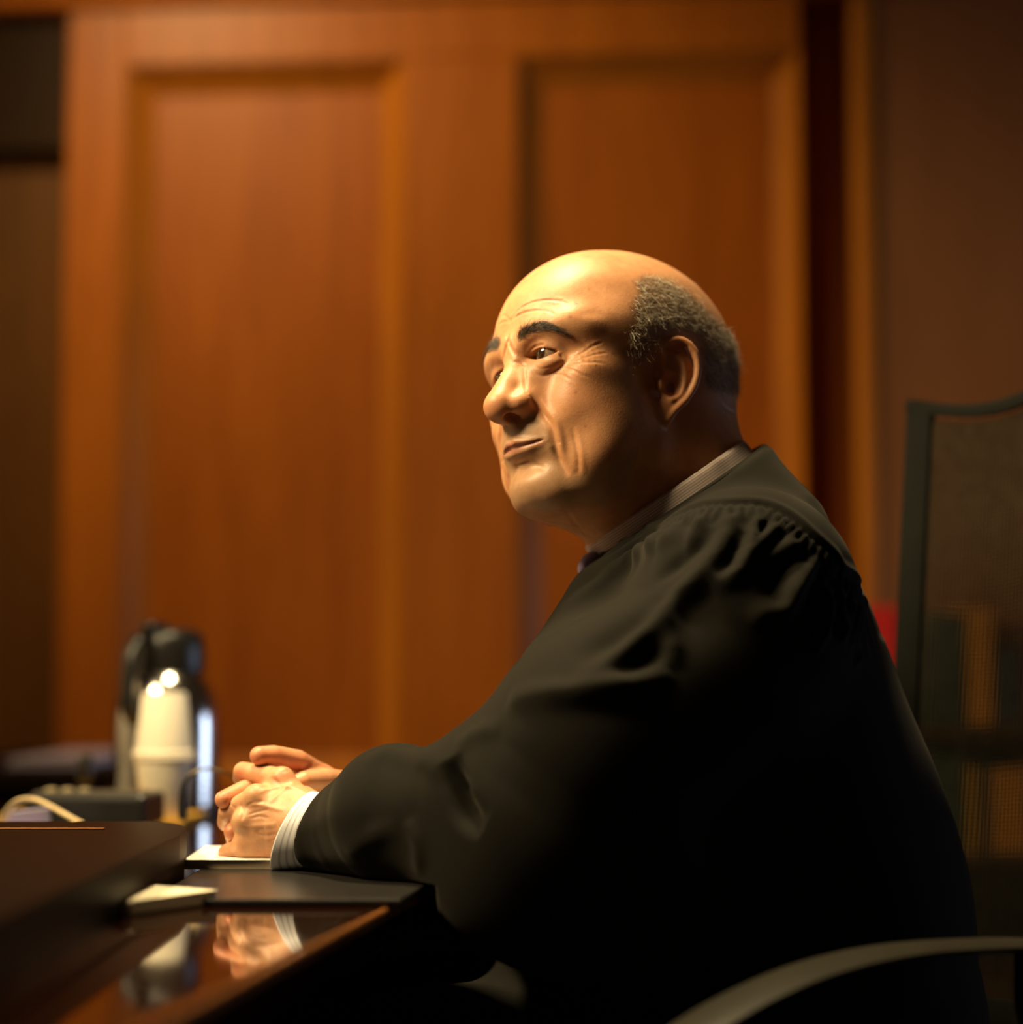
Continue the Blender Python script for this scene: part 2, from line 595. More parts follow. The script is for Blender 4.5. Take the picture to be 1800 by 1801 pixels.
# ---------------------------------------------------------------- the bench (desk) and what lies on it
mahog = wood('dark_mahogany', (0.008, 0.0022, 0.0008), (0.018, 0.0045, 0.0014), 0.05, (3, 26, 8), coat=0.5, spec=0.7, bump=0.0)
satin = wood('satin_dark_wood', (0.005, 0.0018, 0.0007), (0.009, 0.0033, 0.0011), 0.45, (3, 26, 8), spec=0.05, bump=0.0)
mahog_edge = wood('mahogany_edge', (0.14, 0.045, 0.010), (0.25, 0.09, 0.022), 0.25, (3, 26, 8), coat=0.3)
black_plastic = plain('black_plastic', (0.012, 0.011, 0.010), 0.35, var=0.1)
leather = plain('black_leather', (0.013, 0.011, 0.010), 0.32, var=0.15, scale=350, bump=0.08)
paper = plain('white_paper', (0.80, 0.77, 0.70), 0.8, var=0.03)
steel = plain('brushed_steel', (0.62, 0.60, 0.57), 0.16, 1.0, var=0.03)
foam = plain('foam_cup', (0.86, 0.78, 0.62), 0.6, var=0.02)
yellow = plain('yellow_paper', (0.60, 0.32, 0.02), 0.8, var=0.03)

e0 = onz(710, 1575); e1 = onz(250, 1801)
ed = (e0 - e1).normalized()                      # along the judge's edge of the desk, away from the camera
en = Vector((ed.y, -ed.x, 0))                    # towards the judge
E0 = e1 - ed * 0.5; E1 = e0 + ed * 1.04
desk = empty('desk', (-0.7, 1.6, 0))
tag(desk, 'glossy dark mahogany bench desk the judge leans on', 'desk')
def world_child(o, p):
    o.parent = p
    o.matrix_parent_inverse = Matrix.Translation(p.location).inverted() if p.rotation_euler.z == 0 else p.matrix_basis.inverted()
    return o
poly = [(E0.x, E0.y), (E1.x, E1.y), (E1.x - en.x * 1.35, E1.y - en.y * 1.35), (E0.x - en.x * 1.35, E0.y - en.y * 1.35)]
world_child(MB().prism(poly, DESK - 0.032, DESK, bevel=0.003).build('desk_top', mahog), desk)
q = 0.006
rim = MB().prism([(E0.x + en.x * q, E0.y + en.y * q), (E1.x + en.x * q, E1.y + en.y * q), (E1.x, E1.y), (E0.x, E0.y)], DESK - 0.009, DESK - 0.0005, bevel=0.002)
world_child(rim.build('desk_edging', mahog_edge), desk)
ins = lambda p, k: (p.x - en.x * k, p.y - en.y * k)
world_child(MB().prism([ins(E0, 0.32), ins(E1, 0.32), ins(E1, 0.36), ins(E0, 0.36)], 0.0, DESK - 0.034).build('modesty_panel', mahog), desk)
for P_ in (E0 + ed * 0.02, E1 - ed * 0.06):
    a = Vector(ins(P_, 0.003) + (0,)); b = Vector(ins(P_, 1.2) + (0,))
    world_child(MB().prism([(a.x, a.y), (a.x + ed.x * 0.04, a.y + ed.y * 0.04), (b.x + ed.x * 0.04, b.y + ed.y * 0.04), (b.x, b.y)], 0.0, DESK - 0.034).build('side_panel', mahog), desk)

# dark raised shelf that stands on the desk in the near left corner
c0 = onz(315, 1557)
rx0, ry0, ry1 = c0.x, 0.62, 1.72
riser = empty('desk_riser', (-0.7, 1.2, DESK))
tag(riser, 'low dark wooden riser filling the near left corner of the desk', 'riser')
RT = DESK + 0.038
world_child(MB().prism([(rx0 - 0.90, ry0), (rx0, ry0), (rx0, 1.56), (rx0 - 0.004, 1.62), (rx0 - 0.012, 1.67), (rx0 - 0.026, 1.70), (rx0 - 0.045, ry1), (rx0 - 0.90, ry1)], RT - 0.020, RT, bevel=0.004).build('shelf_board', satin), riser)
world_child(MB().box((rx0 - 0.012, (ry0 + c0.y) / 2, DESK + 0.009), (0.016, c0.y - ry0 + 0.1, 0.018)).build('side_panel', satin), riser)
world_child(MB().box((rx0 - 0.45, ry1 - 0.02, DESK + 0.009), (0.82, 0.016, 0.018)).build('back_panel', satin), riser)
world_child(MB().box((rx0 - 0.50, ry1 - 0.10, RT + 0.0008), (0.86, 0.006, 0.0016), bevel=0.0006).build('inlay_strip', mahog_edge), riser)

# blotter, note pads
b_r = onz(705, 1581, DESK + 0.0055)
BL = DESK + 0.0055
blot = MB()
bx0, by0, by1 = b_r.x, b_r.y, 1.99
blot.prism([(rx0 + 0.004, by0), (bx0, by0), (bx0 + 0.075, by1), (rx0 + 0.004, by1)], DESK + 0.0003, BL, bevel=0.0015)
tag(blot.build('desk_blotter', leather), 'flat black leather blotter under the white writing pad', 'blotter')

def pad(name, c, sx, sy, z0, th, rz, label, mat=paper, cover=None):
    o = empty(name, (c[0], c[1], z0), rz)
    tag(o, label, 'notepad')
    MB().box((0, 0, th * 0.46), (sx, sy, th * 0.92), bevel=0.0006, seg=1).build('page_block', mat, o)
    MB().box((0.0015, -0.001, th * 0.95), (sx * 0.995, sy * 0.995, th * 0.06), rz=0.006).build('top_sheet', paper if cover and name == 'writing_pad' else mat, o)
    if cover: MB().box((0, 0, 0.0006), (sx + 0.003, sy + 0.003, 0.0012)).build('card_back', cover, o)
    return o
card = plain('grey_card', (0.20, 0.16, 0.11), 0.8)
p0 = onz(316, 1511, BL + 0.0078)
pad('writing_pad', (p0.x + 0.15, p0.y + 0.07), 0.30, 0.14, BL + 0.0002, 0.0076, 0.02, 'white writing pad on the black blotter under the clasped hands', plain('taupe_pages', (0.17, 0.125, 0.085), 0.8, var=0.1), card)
pl = onz(232, 1612); pr = onz(380, 1592)
v = (pr - pl); an = math.atan2(v.y, v.x); L_ = v.length
nv = Vector((-math.sin(an), math.cos(an), 0))
pc = (pl + pr) / 2 + nv * 0.036 - v.normalized() * 0.0
pad('memo_pad', (pc.x, pc.y), L_, 0.072, DESK + 0.0003, 0.0105, an, 'small cream memo pad at the front edge of the black blotter', plain('cream_paper', (0.78, 0.70, 0.52), 0.8, var=0.03), card)
yl = onz(-10, 1446); yr = onz(338, 1446)
pad('legal_pad', ((yl.x + yr.x) / 2, yl.y + 0.06), yr.x - yl.x, 0.26, DESK + 0.0003, 0.006, 0.0, 'yellow legal pad lying flat under the black box and foam cups', yellow, card)
YP = DESK + 0.0066

# vacuum jug
TY = 2.40
tc_ = at(294, 1430, TY)
jug = empty('vacuum_jug', (tc_.x, TY, DESK))
tag(jug, 'shiny steel vacuum jug with black lid and handle behind foam cups', 'jug')
s_ = TY / FPX
MB().lathe([(0.0, 0.0), (0.058, 0.0), (0.0625, 0.004), (0.0635, 0.012), (0.0635, 0.105), (0.0625, 0.120), (0.0590, 0.136), (0.0520, 0.152), (0.0450, 0.163), (0.0400, 0.168), (0.0, 0.168)], 64, cap=False).build('steel_body', steel, jug)
MB().lathe([(0.0, 0.0), (0.0642, 0.0), (0.0648, 0.003), (0.0648, 0.010), (0.0638, 0.0125), (0.0, 0.0125)], 64, cap=False).build('base_ring', black_plastic, jug)
MB().lathe([(0.0, 0.166), (0.0420, 0.166), (0.0430, 0.170), (0.0425, 0.195), (0.0415, 0.207), (0.0370, 0.215), (0.0250, 0.2195), (0.0, 0.221)], 56, cap=False).build('lid', black_plastic, jug)
ha = math.radians(243)
hd_ = Vector((math.cos(ha), math.sin(ha), 0))
hp = spline([tuple(hd_ * 0.036 + Vector((0, 0, 0.208))), tuple(hd_ * 0.060 + Vector((0, 0, 0.206))), tuple(hd_ * 0.074 + Vector((0, 0, 0.186))), tuple(hd_ * 0.078 + Vector((0, 0, 0.155))), tuple(hd_ * 0.078 + Vector((0, 0, 0.125))), tuple(hd_ * 0.064 + Vector((0, 0, 0.108)))], 20)
MB().tube([tuple(p) for p in hp], 0.0095, 12, flat=0.6).build('handle', black_plastic, jug)
MB().box((hd_.x * 0.030, hd_.y * 0.030, 0.2215), (0.030, 0.020, 0.010), rz=ha, bevel=0.004).build('thumb_lever', black_plastic, jug)
MB().prism([(0.030, -0.014), (0.052, -0.004), (0.052, 0.004), (0.030, 0.014)], 0.186, 0.208, bevel=0.003, M=Matrix.Rotation(ha + PI, 4, 'Z')).build('spout', black_plastic, jug)

# two foam cups: one upside down on the other
CY = 2.22
cs_ = CY / FPX
cc = at(289, 1430, CY)
def cup_profile(r0, r1, h, t=0.0022):
    return [(0.0, 0.003), (r0 - t, 0.003), (r1 - t, h), (r1 - t, h), (r1 + 0.0012, h + 0.0006), (r1 + 0.0022, h - 0.0018), (r1 + 0.0012, h - 0.0042), (r1 - 0.0006, h - 0.005), (r0 + 0.001, 0.003), (r0 - 0.001, 0.0), (r0 - 0.004, 0.0015), (0.0, 0.0015)]
cr0, cr1, chh = 40 * cs_, 51 * cs_, 0.068
lower = MB().lathe(cup_profile(cr0 * 0.92, cr1, chh), 48, cap=False).build('foam_cup', foam)
lower.location = (cc.x, CY, YP)
tag(lower, 'white foam cup standing upright under the overturned cup', 'cup', 'foam cups by the jug')
upper = lower.copy(); COL.objects.link(upper)
upper.data = MB().lathe(cup_profile(cr0 * 0.93, cr1, chh + 0.001), 48, cap=False).build('foam_cup', foam).data
for o in [o for o in bpy.data.objects if o.data == upper.data and o is not upper]: bpy.data.objects.remove(o)
upper.rotation_euler = (PI, 0, 0.4)
upper.location = (cc.x - 0.001, CY, YP + 2 * chh + 0.002)
tag(upper, 'white foam cup turned upside down on top of another cup', 'cup', 'foam cups by the jug')

# black box, small microphone, cream cord, folded note
BY = 2.10
bc = at(163, 1400, BY)
dev = empty('speaker_phone', (bc.x, BY + 0.02, YP), math.radians(-4))
tag(dev, 'low black box with rounded corners on the yellow pad', 'device')
bw = 212 * BY / FPX
MB().box((0, 0, 0.017), (bw, 0.09, 0.034), bevel=0.006, seg=3).build('case', black_plastic, dev)
MB().box((-bw * 0.02, -0.01, 0.0345), (bw * 0.86, 0.05, 0.003), bevel=0.001).build('top_plate', plain('plate_grey', (0.06, 0.05, 0.035), 0.5), dev)  # grey plate, lighter than the black case
for k in range(3):
    MB().lathe([(0.0, 0.0), (0.006, 0.0), (0.006, 0.003), (0.0, 0.0035)], 16, c=(-bw * 0.36 + k * 0.018, -0.01, 0.0355), cap=False).build('button', plain('button_ivory', (0.6, 0.5, 0.3), 0.4), dev)
mp_ = at(150, 1360, 2.25)
mic = empty('desk_microphone', (mp_.x, 2.25, DESK))
tag(mic, 'small black upright microphone behind the low black box', 'microphone')
MB().lathe([(0.0, 0.0), (0.022, 0.0), (0.022, 0.006), (0.018, 0.010), (0.0, 0.010)], 32, cap=False).build('base', black_plastic, mic)
MB().tube([(0, 0, 0.008), (0, 0, 0.045)], 0.003, 8).build('stem', black_plastic, mic)
MB().lathe([(0.0, 0.042), (0.006, 0.044), (0.009, 0.050), (0.009, 0.068), (0.006, 0.075), (0.0, 0.077)], 24, cap=False).build('mesh_head', black_plastic, mic)
cord_m = plain('cream_cord', (0.72, 0.55, 0.30), 0.5, var=0.05)
cp = spline([at(x, y, Y)[:] for x, y, Y in ((5, 1447, 1.98), (16, 1424, 1.97), (34, 1408, 1.96), (60, 1406, 1.95), (88, 1417, 1.94), (118, 1434, 1.93), (150, 1452, 1.92))], 30)
cp[:, 2] = np.maximum(cp[:, 2], DESK + 0.0045)
tag(MB().tube([tuple(p) for p in cp], 0.0042, 10, flat=0.5).build('cream_cord', cord_m), 'cream cord looped in front of the low black box', 'cord')
np_ = onz(138, 1447)
note = MB()
note.box((0, 0, 0.0006), (0.05, 0.05, 0.0012), rz=0.3)
note.box((0.004, 0.012, 0.010), (0.045, 0.0012, 0.020), rz=0.2, M=Matrix.Rotation(0.6, 4, 'X'))
no_ = note.build('folded_note', plain('lilac_paper', (0.50, 0.46, 0.62), 0.7, var=0.03), smooth=False)
no_.location = (np_.x, 1.99, DESK + 0.0066)
tag(no_, 'small lilac folded note in front of the low black box', 'note')

# spectacles lying open behind the hands, one arm curving up
sp_ = empty('reading_glasses', onz(440, 1450)[:])
tag(sp_, 'thin wire reading glasses with black ear tips behind the hands', 'glasses')
gold = plain('wire_metal', (0.50, 0.40, 0.24), 0.25, 1.0, var=0.03)
GY = 1.92
def gl(px, py, Y): return Vector(at(px, py, Y)) - sp_.location
arm = spline([gl(322, 1440, GY)[:], gl(322, 1400, GY)[:], gl(327, 1372, GY)[:], gl(345, 1356, GY)[:], gl(372, 1352, GY)[:], gl(400, 1360, GY)[:], gl(440, 1385, GY + .01)[:]], 28)
MB().tube([tuple(p) for p in arm[10:]], 0.0011, 8).build('temple_arm', gold, sp_)
MB().tube([tuple(p) for p in arm[:12]], [0.0042, 0.0045, 0.0045, 0.0044, 0.0042, 0.004, 0.0036, 0.0032, 0.0028, 0.0022, 0.0018, 0.0014], 10).build('ear_tip', black_plastic, sp_)
hng = gl(440, 1385, GY + .01)
glass = NT('lens_glass')
glass.set(Roughness=0.02)
glass.b.inputs['Transmission Weight'].default_value = 1.0
glass.b.inputs['IOR'].default_value = 1.05
for k, dy in enumerate((0.03, 0.095)):
    cpt = Vector((hng.x + 0.012, hng.y + dy, hng.z - 0.014))
    ring = [(cpt.x + 0.004 * math.sin(a * 2), cpt.y + 0.025 * math.cos(a), cpt.z + 0.018 * math.sin(a)) for a in [2 * PI * i / 28 for i in range(28)]]
    r_ = MB().tube(ring, 0.0010, 6, closed=True).build('lens_rim', gold, sp_)
    bm = bmesh.new()
    vs = [bm.verts.new(p) for p in ring]; ws = [bm.verts.new((p[0] + 0.0015, p[1], p[2])) for p in ring]
    bm.faces.new(vs); bm.faces.new(ws[::-1])
    for i in range(28): bm.faces.new((vs[i], ws[i], ws[(i + 1) % 28], vs[(i + 1) % 28]))
    m_ = MB(); m_.bm.free(); m_.bm = bm
    m_.build('lens', glass.m, r_)
MB().tube([(hng.x + 0.012, hng.y + 0.054, hng.z - 0.010), (hng.x + 0.010, hng.y + 0.0625, hng.z - 0.006), (hng.x + 0.012, hng.y + 0.071, hng.z - 0.010)], 0.001, 6).build('bridge', gold, sp_)
MB().tube([(hng.x, hng.y, hng.z), (hng.x + 0.012, hng.y + 0.006, hng.z - 0.012)], 0.0012, 6).build('hinge', gold, sp_)

# side bench with a glossy top beyond the desk
sb = empty('side_bench', (-1.2, 3.1, 0))
tag(sb, 'glossy dark side bench beyond the desk, behind the steel jug', 'bench')
sz = 0.786
sx0, sx1 = at(55, 1320, 3.2).x - 0.9, at(200, 1320, 2.80).x
world_child(MB().box(((sx0 + sx1) / 2, 3.13, sz - 0.015), (sx1 - sx0, 0.68, 0.03), bevel=0.004).build('bench_top', satin), sb)
fx0, fx1 = at(58, 1330, 3.0).x, at(200, 1330, 3.0).x
fo = empty('folder', ((fx0 + fx1) / 2, 3.05, sz + 0.0003))
tag(fo, 'added folder with window light painted violet, lying on the side bench beyond the black box', 'folder')
violet = plain('window_tint_card', (0.40, 0.34, 0.46), 0.7, var=0.05, spec=0.2)  # violet stands for window light on the bench, put into the colour
MB().box((0, 0, 0.001), (fx1 - fx0, 0.42, 0.002)).build('back_cover', violet, fo)
MB().box((0, 0.004, 0.006), (fx1 - fx0 - 0.008, 0.40, 0.008)).build('page_block', paper, fo)
MB().box((0, 0, 0.0112), (fx1 - fx0, 0.42, 0.002)).build('front_cover', violet, fo)
world_child(MB().box(((sx0 + sx1) / 2, 3.15, (sz - 0.03) / 2), (sx1 - sx0 - 0.04, 0.60, sz - 0.031), bevel=0.004).build('bench_body', mahog), sb)

# low bookcase behind the chair, two rows of volumes
BK = 3.16
bcx0, bcx1 = at(1490, 1300, BK).x, at(2000, 1300, BK).x
bz1, bz0 = at(1600, 1275, BK).z, at(1600, 1500, BK).z
case = empty('bookcase', ((bcx0 + bcx1) / 2, BK + 0.14, 0))
tag(case, 'low dark bookcase behind the office chair', 'bookcase')
cx_, cw_ = (bcx0 + bcx1) / 2, bcx1 - bcx0
dk = wood('dark_oak', (0.05, 0.018, 0.006), (0.10, 0.035, 0.010), 0.4)
for nm, z_, t_ in (('top_board', bz1 - 0.009, 0.018), ('shelf', bz0 - 0.009, 0.018), ('bottom_board', 0.05, 0.02)):
    world_child(MB().box((cx_, BK + 0.14, z_), (cw_, 0.28, t_), bevel=0.002).build(nm, dk), case)
for x_ in (bcx0 + 0.01, bcx1 - 0.01):
    world_child(MB().box((x_, BK + 0.14, (bz1 - 0.018) / 2), (0.02, 0.28, bz1 - 0.018)).build('side_board', dk), case)
world_child(MB().box((cx_, BK + 0.275, (bz1 - 0.018) / 2), (cw_ - 0.04, 0.008, bz1 - 0.018)).build('back_board', dk), case)
bmats = {}
def bookmat(c):
    k = tuple(c)
    if k not in bmats: bmats[k] = plain('book_cloth', c, 0.6, var=0.08, scale=120)
    return bmats[k]
def book(px0, px1, ptop, zb, col, label, group, depth=0.20):
    x0, x1 = at(px0, 1200, BK).x, at(px1, 1200, BK).x
    h = at(1700, ptop, BK).z - zb
    w = x1 - x0 - 0.0015
    o = empty('book', ((x0 + x1) / 2, BK, zb + 0.0005))
    tag(o, label, 'book', group)
    m = bookmat(col)
    MB().box((0, 0.002, h / 2), (w, 0.004, h), bevel=0.0015).build('spine', m, o)
    for s in (-1, 1):
        MB().box((s * (w / 2 - 0.0015), depth / 2, h / 2), (0.003, depth, h)).build('cover', m, o)
    MB().box((0, depth / 2, h / 2), (w - 0.007, depth - 0.012, h - 0.008)).build('page_block', paper, o)
    return o
g1, g2 = 'books on top of the low bookcase', 'books inside the low bookcase'
book(1516, 1581, 1066, bz1, (0.62, 0.010, 0.006), 'bright red book beside the chair back edge', g1)
book(1581, 1640, 1082, bz1, (0.030, 0.042, 0.020), 'olive green book right of the red book', g1)
book(1640, 1699, 1078, bz1, (0.016, 0.030, 0.020), 'dark green book left of the tall orange book', g1)
book(1699, 1748, 1070, bz1, (0.62, 0.22, 0.010), 'tall orange book seen through the chair mesh', g1)
book(1748, 1800, 1140, bz1, (0.020, 0.024, 0.030), 'short blackish book right of the tall orange book', g1)
book(1800, 1872, 1090, bz1, (0.12, 0.035, 0.03), 'maroon book at the right end of the top row', g1)
book(1516, 1600, 1335, bz0, (0.02, 0.03, 0.035), 'wide slate book at the left end of the lower row', g2)
book(1600, 1696, 1330, bz0, (0.018, 0.036, 0.018), 'wide dark green book in the lower row', g2)
book(1696, 1716, 1350, bz0, (0.60, 0.26, 0.012), 'thin amber book in the lower row', g2)
book(1716, 1736, 1338, bz0, (0.02, 0.026, 0.022), 'thin black book between the amber and orange books', g2)
book(1736, 1806, 1352, bz0, (0.55, 0.20, 0.012), 'thick orange book in the lower row', g2)
book(1806, 1890, 1340, bz0, (0.14, 0.04, 0.03), 'thick maroon book in the lower row', g2)

# ---------------------------------------------------------------- the mesh-backed office chair
FDIR = Vector((-0.88, -0.47, 0)).normalized()
WDIR = Vector((-FDIR.y, FDIR.x, 0))
if WDIR.y > 0: WDIR = -WDIR
TL = at(1600, 702, 1.98)
BWID, BHGT = 0.50, 0.60
chair_c = Vector((0.27, 1.74, 0))
chair = empty('office_chair', chair_c[:])
tag(chair, 'black mesh-backed office chair the judge sits in', 'chair')
def back_pt(s, t, off=0.0):
    """s across (0 far side, 1 near side), t down"""
    p = TL + WDIR * (s * BWID) + Vector((0, 0, -t * BHGT)) + FDIR * (0.05 * t)
    p += FDIR * (0.055 * ((2 * s - 1) ** 2 - 1)) 
    p += Vector((0, 0, (0.05 * s - 0.020 * math.sin(PI * min(1.0, s / 0.36))) * (1 - t)))
    return p + FDIR * off
net_m = plain('chair_net', (0.022, 0.019, 0.012), 0.8, var=0.25, scale=60, spec=0.04)
frame_m = plain('chair_frame', (0.010, 0.010, 0.008), 0.75, var=0.1, spec=0.06)
arm_m = plain('arm_plastic', (0.019, 0.0165, 0.011), 0.5, var=0.1, spec=0.15)
def net():
    V, F = [], []
    NX, NZ = 118, 150
    def strip(pts, wdt):
        b = len(V)
        for i, (s, t, o) in enumerate(pts):
            ds, dt = (wdt, 0) if abs(pts[0][0] - pts[-1][0]) < 1e-6 else (0, wdt)
            V.append(back_pt(s - ds, t - dt, o)); V.append(back_pt(s + ds, t + dt, o))
        for i in range(len(pts) - 1):
            F.append((b + 2 * i, b + 2 * i + 1, b + 2 * i + 3, b + 2 * i + 2))
    for i in range(NX + 1):
        s = 0.035 + 0.93 * i / NX
        strip([(s, 0.03 + 0.95 * k / 60, 0.0) for k in range(61)], 0.00245)
    for j in range(NZ + 1):
        t = 0.03 + 0.95 * j / NZ
        strip([(0.03 + 0.94 * k / 60, t, 0.0006) for k in range(61)], 0.00105)
    return V, F
V_, F_ = net()
o = raw('back_net', [v[:] for v in V_], F_, net_m)
world_child(o, chair); tag(o, kind='stuff')
def border(name, pts, halfw):
    mb = MB()
    V, F = [], []
    rows = [[back_pt(s + a[0] * k, t + a[1] * k, o_) for k, o_ in ((0, 0.003), (0.5, 0.005), (1, 0.0035), (1, -0.0035), (0.5, -0.005), (0, -0.003))] for s, t, a in pts]
    bm = mb.bm
    rr = [[bm.verts.new(p) for p in r] for r in rows]
    for a, b in zip(rr, rr[1:]):
        for k in range(6):
            j = (k + 1) % 6
            bm.faces.new((a[k], a[j], b[j], b[k]))
    bm.faces.new(rr[0][::-1]); bm.faces.new(rr[-1])
    return world_child(mb.build(name, frame_m), chair)
border('side_hem', [(0.0, k / 30, (0.048, 0)) for k in range(31)], 0)
border('side_hem', [(1.0, k / 30, (-0.048, 0)) for k in range(31)], 0)
border('top_hem', [(0.0 + k / 30, 0.0, (0, 0.022)) for k in range(31)], 0)
border('bottom_hem', [(0.0 + k / 30, 1.0, (0, -0.05)) for k in range(31)], 0)
# seat, arms, column, star base, casters
def ch(u, v, z): return chair_c + FDIR * u + WDIR * v + Vector((0, 0, z))
Mseat = Matrix.Translation(chair_c) @ Matrix.Rotation(math.atan2(FDIR.y, FDIR.x), 4, 'Z')
world_child(MB().box((0.02, 0, 0.44), (0.48, 0.50, 0.08), bevel=0.03, seg=4, M=None).build('seat_pad', frame_m), chair).matrix_basis = Mseat
world_child(MB().tube([ch(-0.02, 0, 0.10), ch(-0.02, 0, 0.40)], 0.028, 16).build('gas_column', black_plastic), chair)
world_child(MB().tube([ch(-0.02, 0, 0.395), ch(-0.20, 0, 0.40), ch(-0.27, 0, 0.48), back_pt(0.5, 0.97, -0.02)], 0.02, 10, flat=0.6).build('back_bracket', black_plastic), chair)
for k in range(5):
    a = 2 * PI * k / 5 + 0.3
    d = Vector((math.cos(a), math.sin(a), 0))
    b_ = ch(-0.02, 0, 0)
    leg = world_child(MB().tube([b_ + d * 0.02 + Vector((0, 0, 0.115)), b_ + d * 0.28 + Vector((0, 0, 0.08))], [0.024, 0.016], 10, flat=0.7).build('base_leg', black_plastic), chair)
    cst = MB().lathe([(0.0, -0.012), (0.024, -0.012), (0.027, -0.006), (0.027, 0.006), (0.024, 0.012), (0.0, 0.012)], 20, M=Matrix.Translation(b_ + d * 0.29 + Vector((0, 0, 0.028))) @ Matrix.Rotation(a, 4, 'Z') @ Matrix.Rotation(PI / 2, 4, 'X'), cap=False).build('caster', black_plastic)
    world_child(cst, chair)
def yline(px): return 1.30 + (px - 1200) * (0.20 / 830)
ap = [at(px, py, yline(px)) for px, py in ((2010, 1690), (1900, 1668), (1800, 1662), (1700, 1664), (1600, 1671), (1500, 1688), (1400, 1718), (1300, 1764), (1215, 1816), (1150, 1870))]
ap = [Vector(p) for p in spline([p[:] for p in ap], 40)]
def arm_loop(shift, name='arm_rest'):
    pts = [p + shift for p in ap]
    end = pts[-1]
    tail = [Vector(p) for p in spline([end[:], (end + FDIR * 0.02 + Vector((0, 0, -0.06)))[:], (end + FDIR * -0.02 + Vector((0, 0, -0.13)))[:], (end - FDIR * 0.12 + Vector((0, 0, -0.17)))[:]], 12)][1:]
    a = world_child(MB().tube(pts + tail, 0.024, 14, flat=0.20, up=(0, 0, 1)).build(name, arm_m), chair)
    q_ = pts[8]
    world_child(MB().tube([q_ + Vector((0, 0, -0.004)), q_ + Vector((0.0, 0.01, -0.14)), q_ - WDIR * 0.10 + Vector((0, 0, -0.27))], 0.013, 10).build('arm_post', black_plastic), chair)
arm_loop(Vector((0, 0, 0)))
arm_loop(-WDIR * 0.56)
# ---------------------------------------------------------------- the judge: head (sculpted in centimetres, x = his right, y = forward, z = up)
def head_rot(a, b, c):
    a, b, c = [math.radians(q) for q in (a, b, c)]
    Rz = np.array([[math.cos(a), -math.sin(a), 0], [math.sin(a), math.cos(a), 0], [0, 0, 1]])
    Rx = np.array([[1, 0, 0], [0, math.cos(b), -math.sin(b)], [0, math.sin(b), math.cos(b)]])
    Ry = np.array([[math.cos(c), 0, math.sin(c)], [0, 1, 0], [-math.sin(c), 0, math.cos(c)]])
    return Rz @ Rx @ Ry

HR = head_rot(128.5, 1.67, 7.0)
HT = np.array([0.0711, 1.68, 0.2371 + ZC])
def h2w(P): return np.asarray(P, float) * 0.01 @ HR.T + HT
def w2h(P): return (np.asarray(P, float) - HT) @ HR * 100.0
def proj(Wp):
    P = np.asarray(Wp, float) - np.array([0, 0, ZC])
    c, s = math.cos(TILT), math.sin(TILT)
    d = P[..., 1] * c + P[..., 2] * s; u = -P[..., 1] * s + P[..., 2] * c
    return np.stack([900 + FPX * P[..., 0] / d, 900.5 - FPX * u / d], -1)

def rx(deg):
    a = math.radians(deg)
    return np.array([[1, 0, 0], [0, math.cos(a), -math.sin(a)], [0, math.sin(a), math.cos(a)]])
def rz(deg):
    a = math.radians(deg)
    return np.array([[math.cos(a), -math.sin(a), 0], [math.sin(a), math.cos(a), 0], [0, 0, 1]])
def ry(deg):
    a = math.radians(deg)
    return np.array([[math.cos(a), 0, math.sin(a)], [0, 1, 0], [-math.sin(a), 0, math.cos(a)]])

EYE = np.array([2.72, 6.98, 1.96])
EYE_R = 1.22

def tilt_face(V):
    """the natural unevenness of this face: the eye line slopes a little"""
    V = V.copy()
    s = lambda t: np.clip(t, 0, 1) ** 2 * (3 - 2 * np.clip(t, 0, 1))
    w = s((V[:, 1] + 1.0) / 5.5) * (0.2 + 0.8 * s((V[:, 2] + 3.5) / 3.5)) * (1 - 0.6 * s((V[:, 2] - 5) / 6))
    V[:, 2] -= 0.125 * V[:, 0] * w
    return V

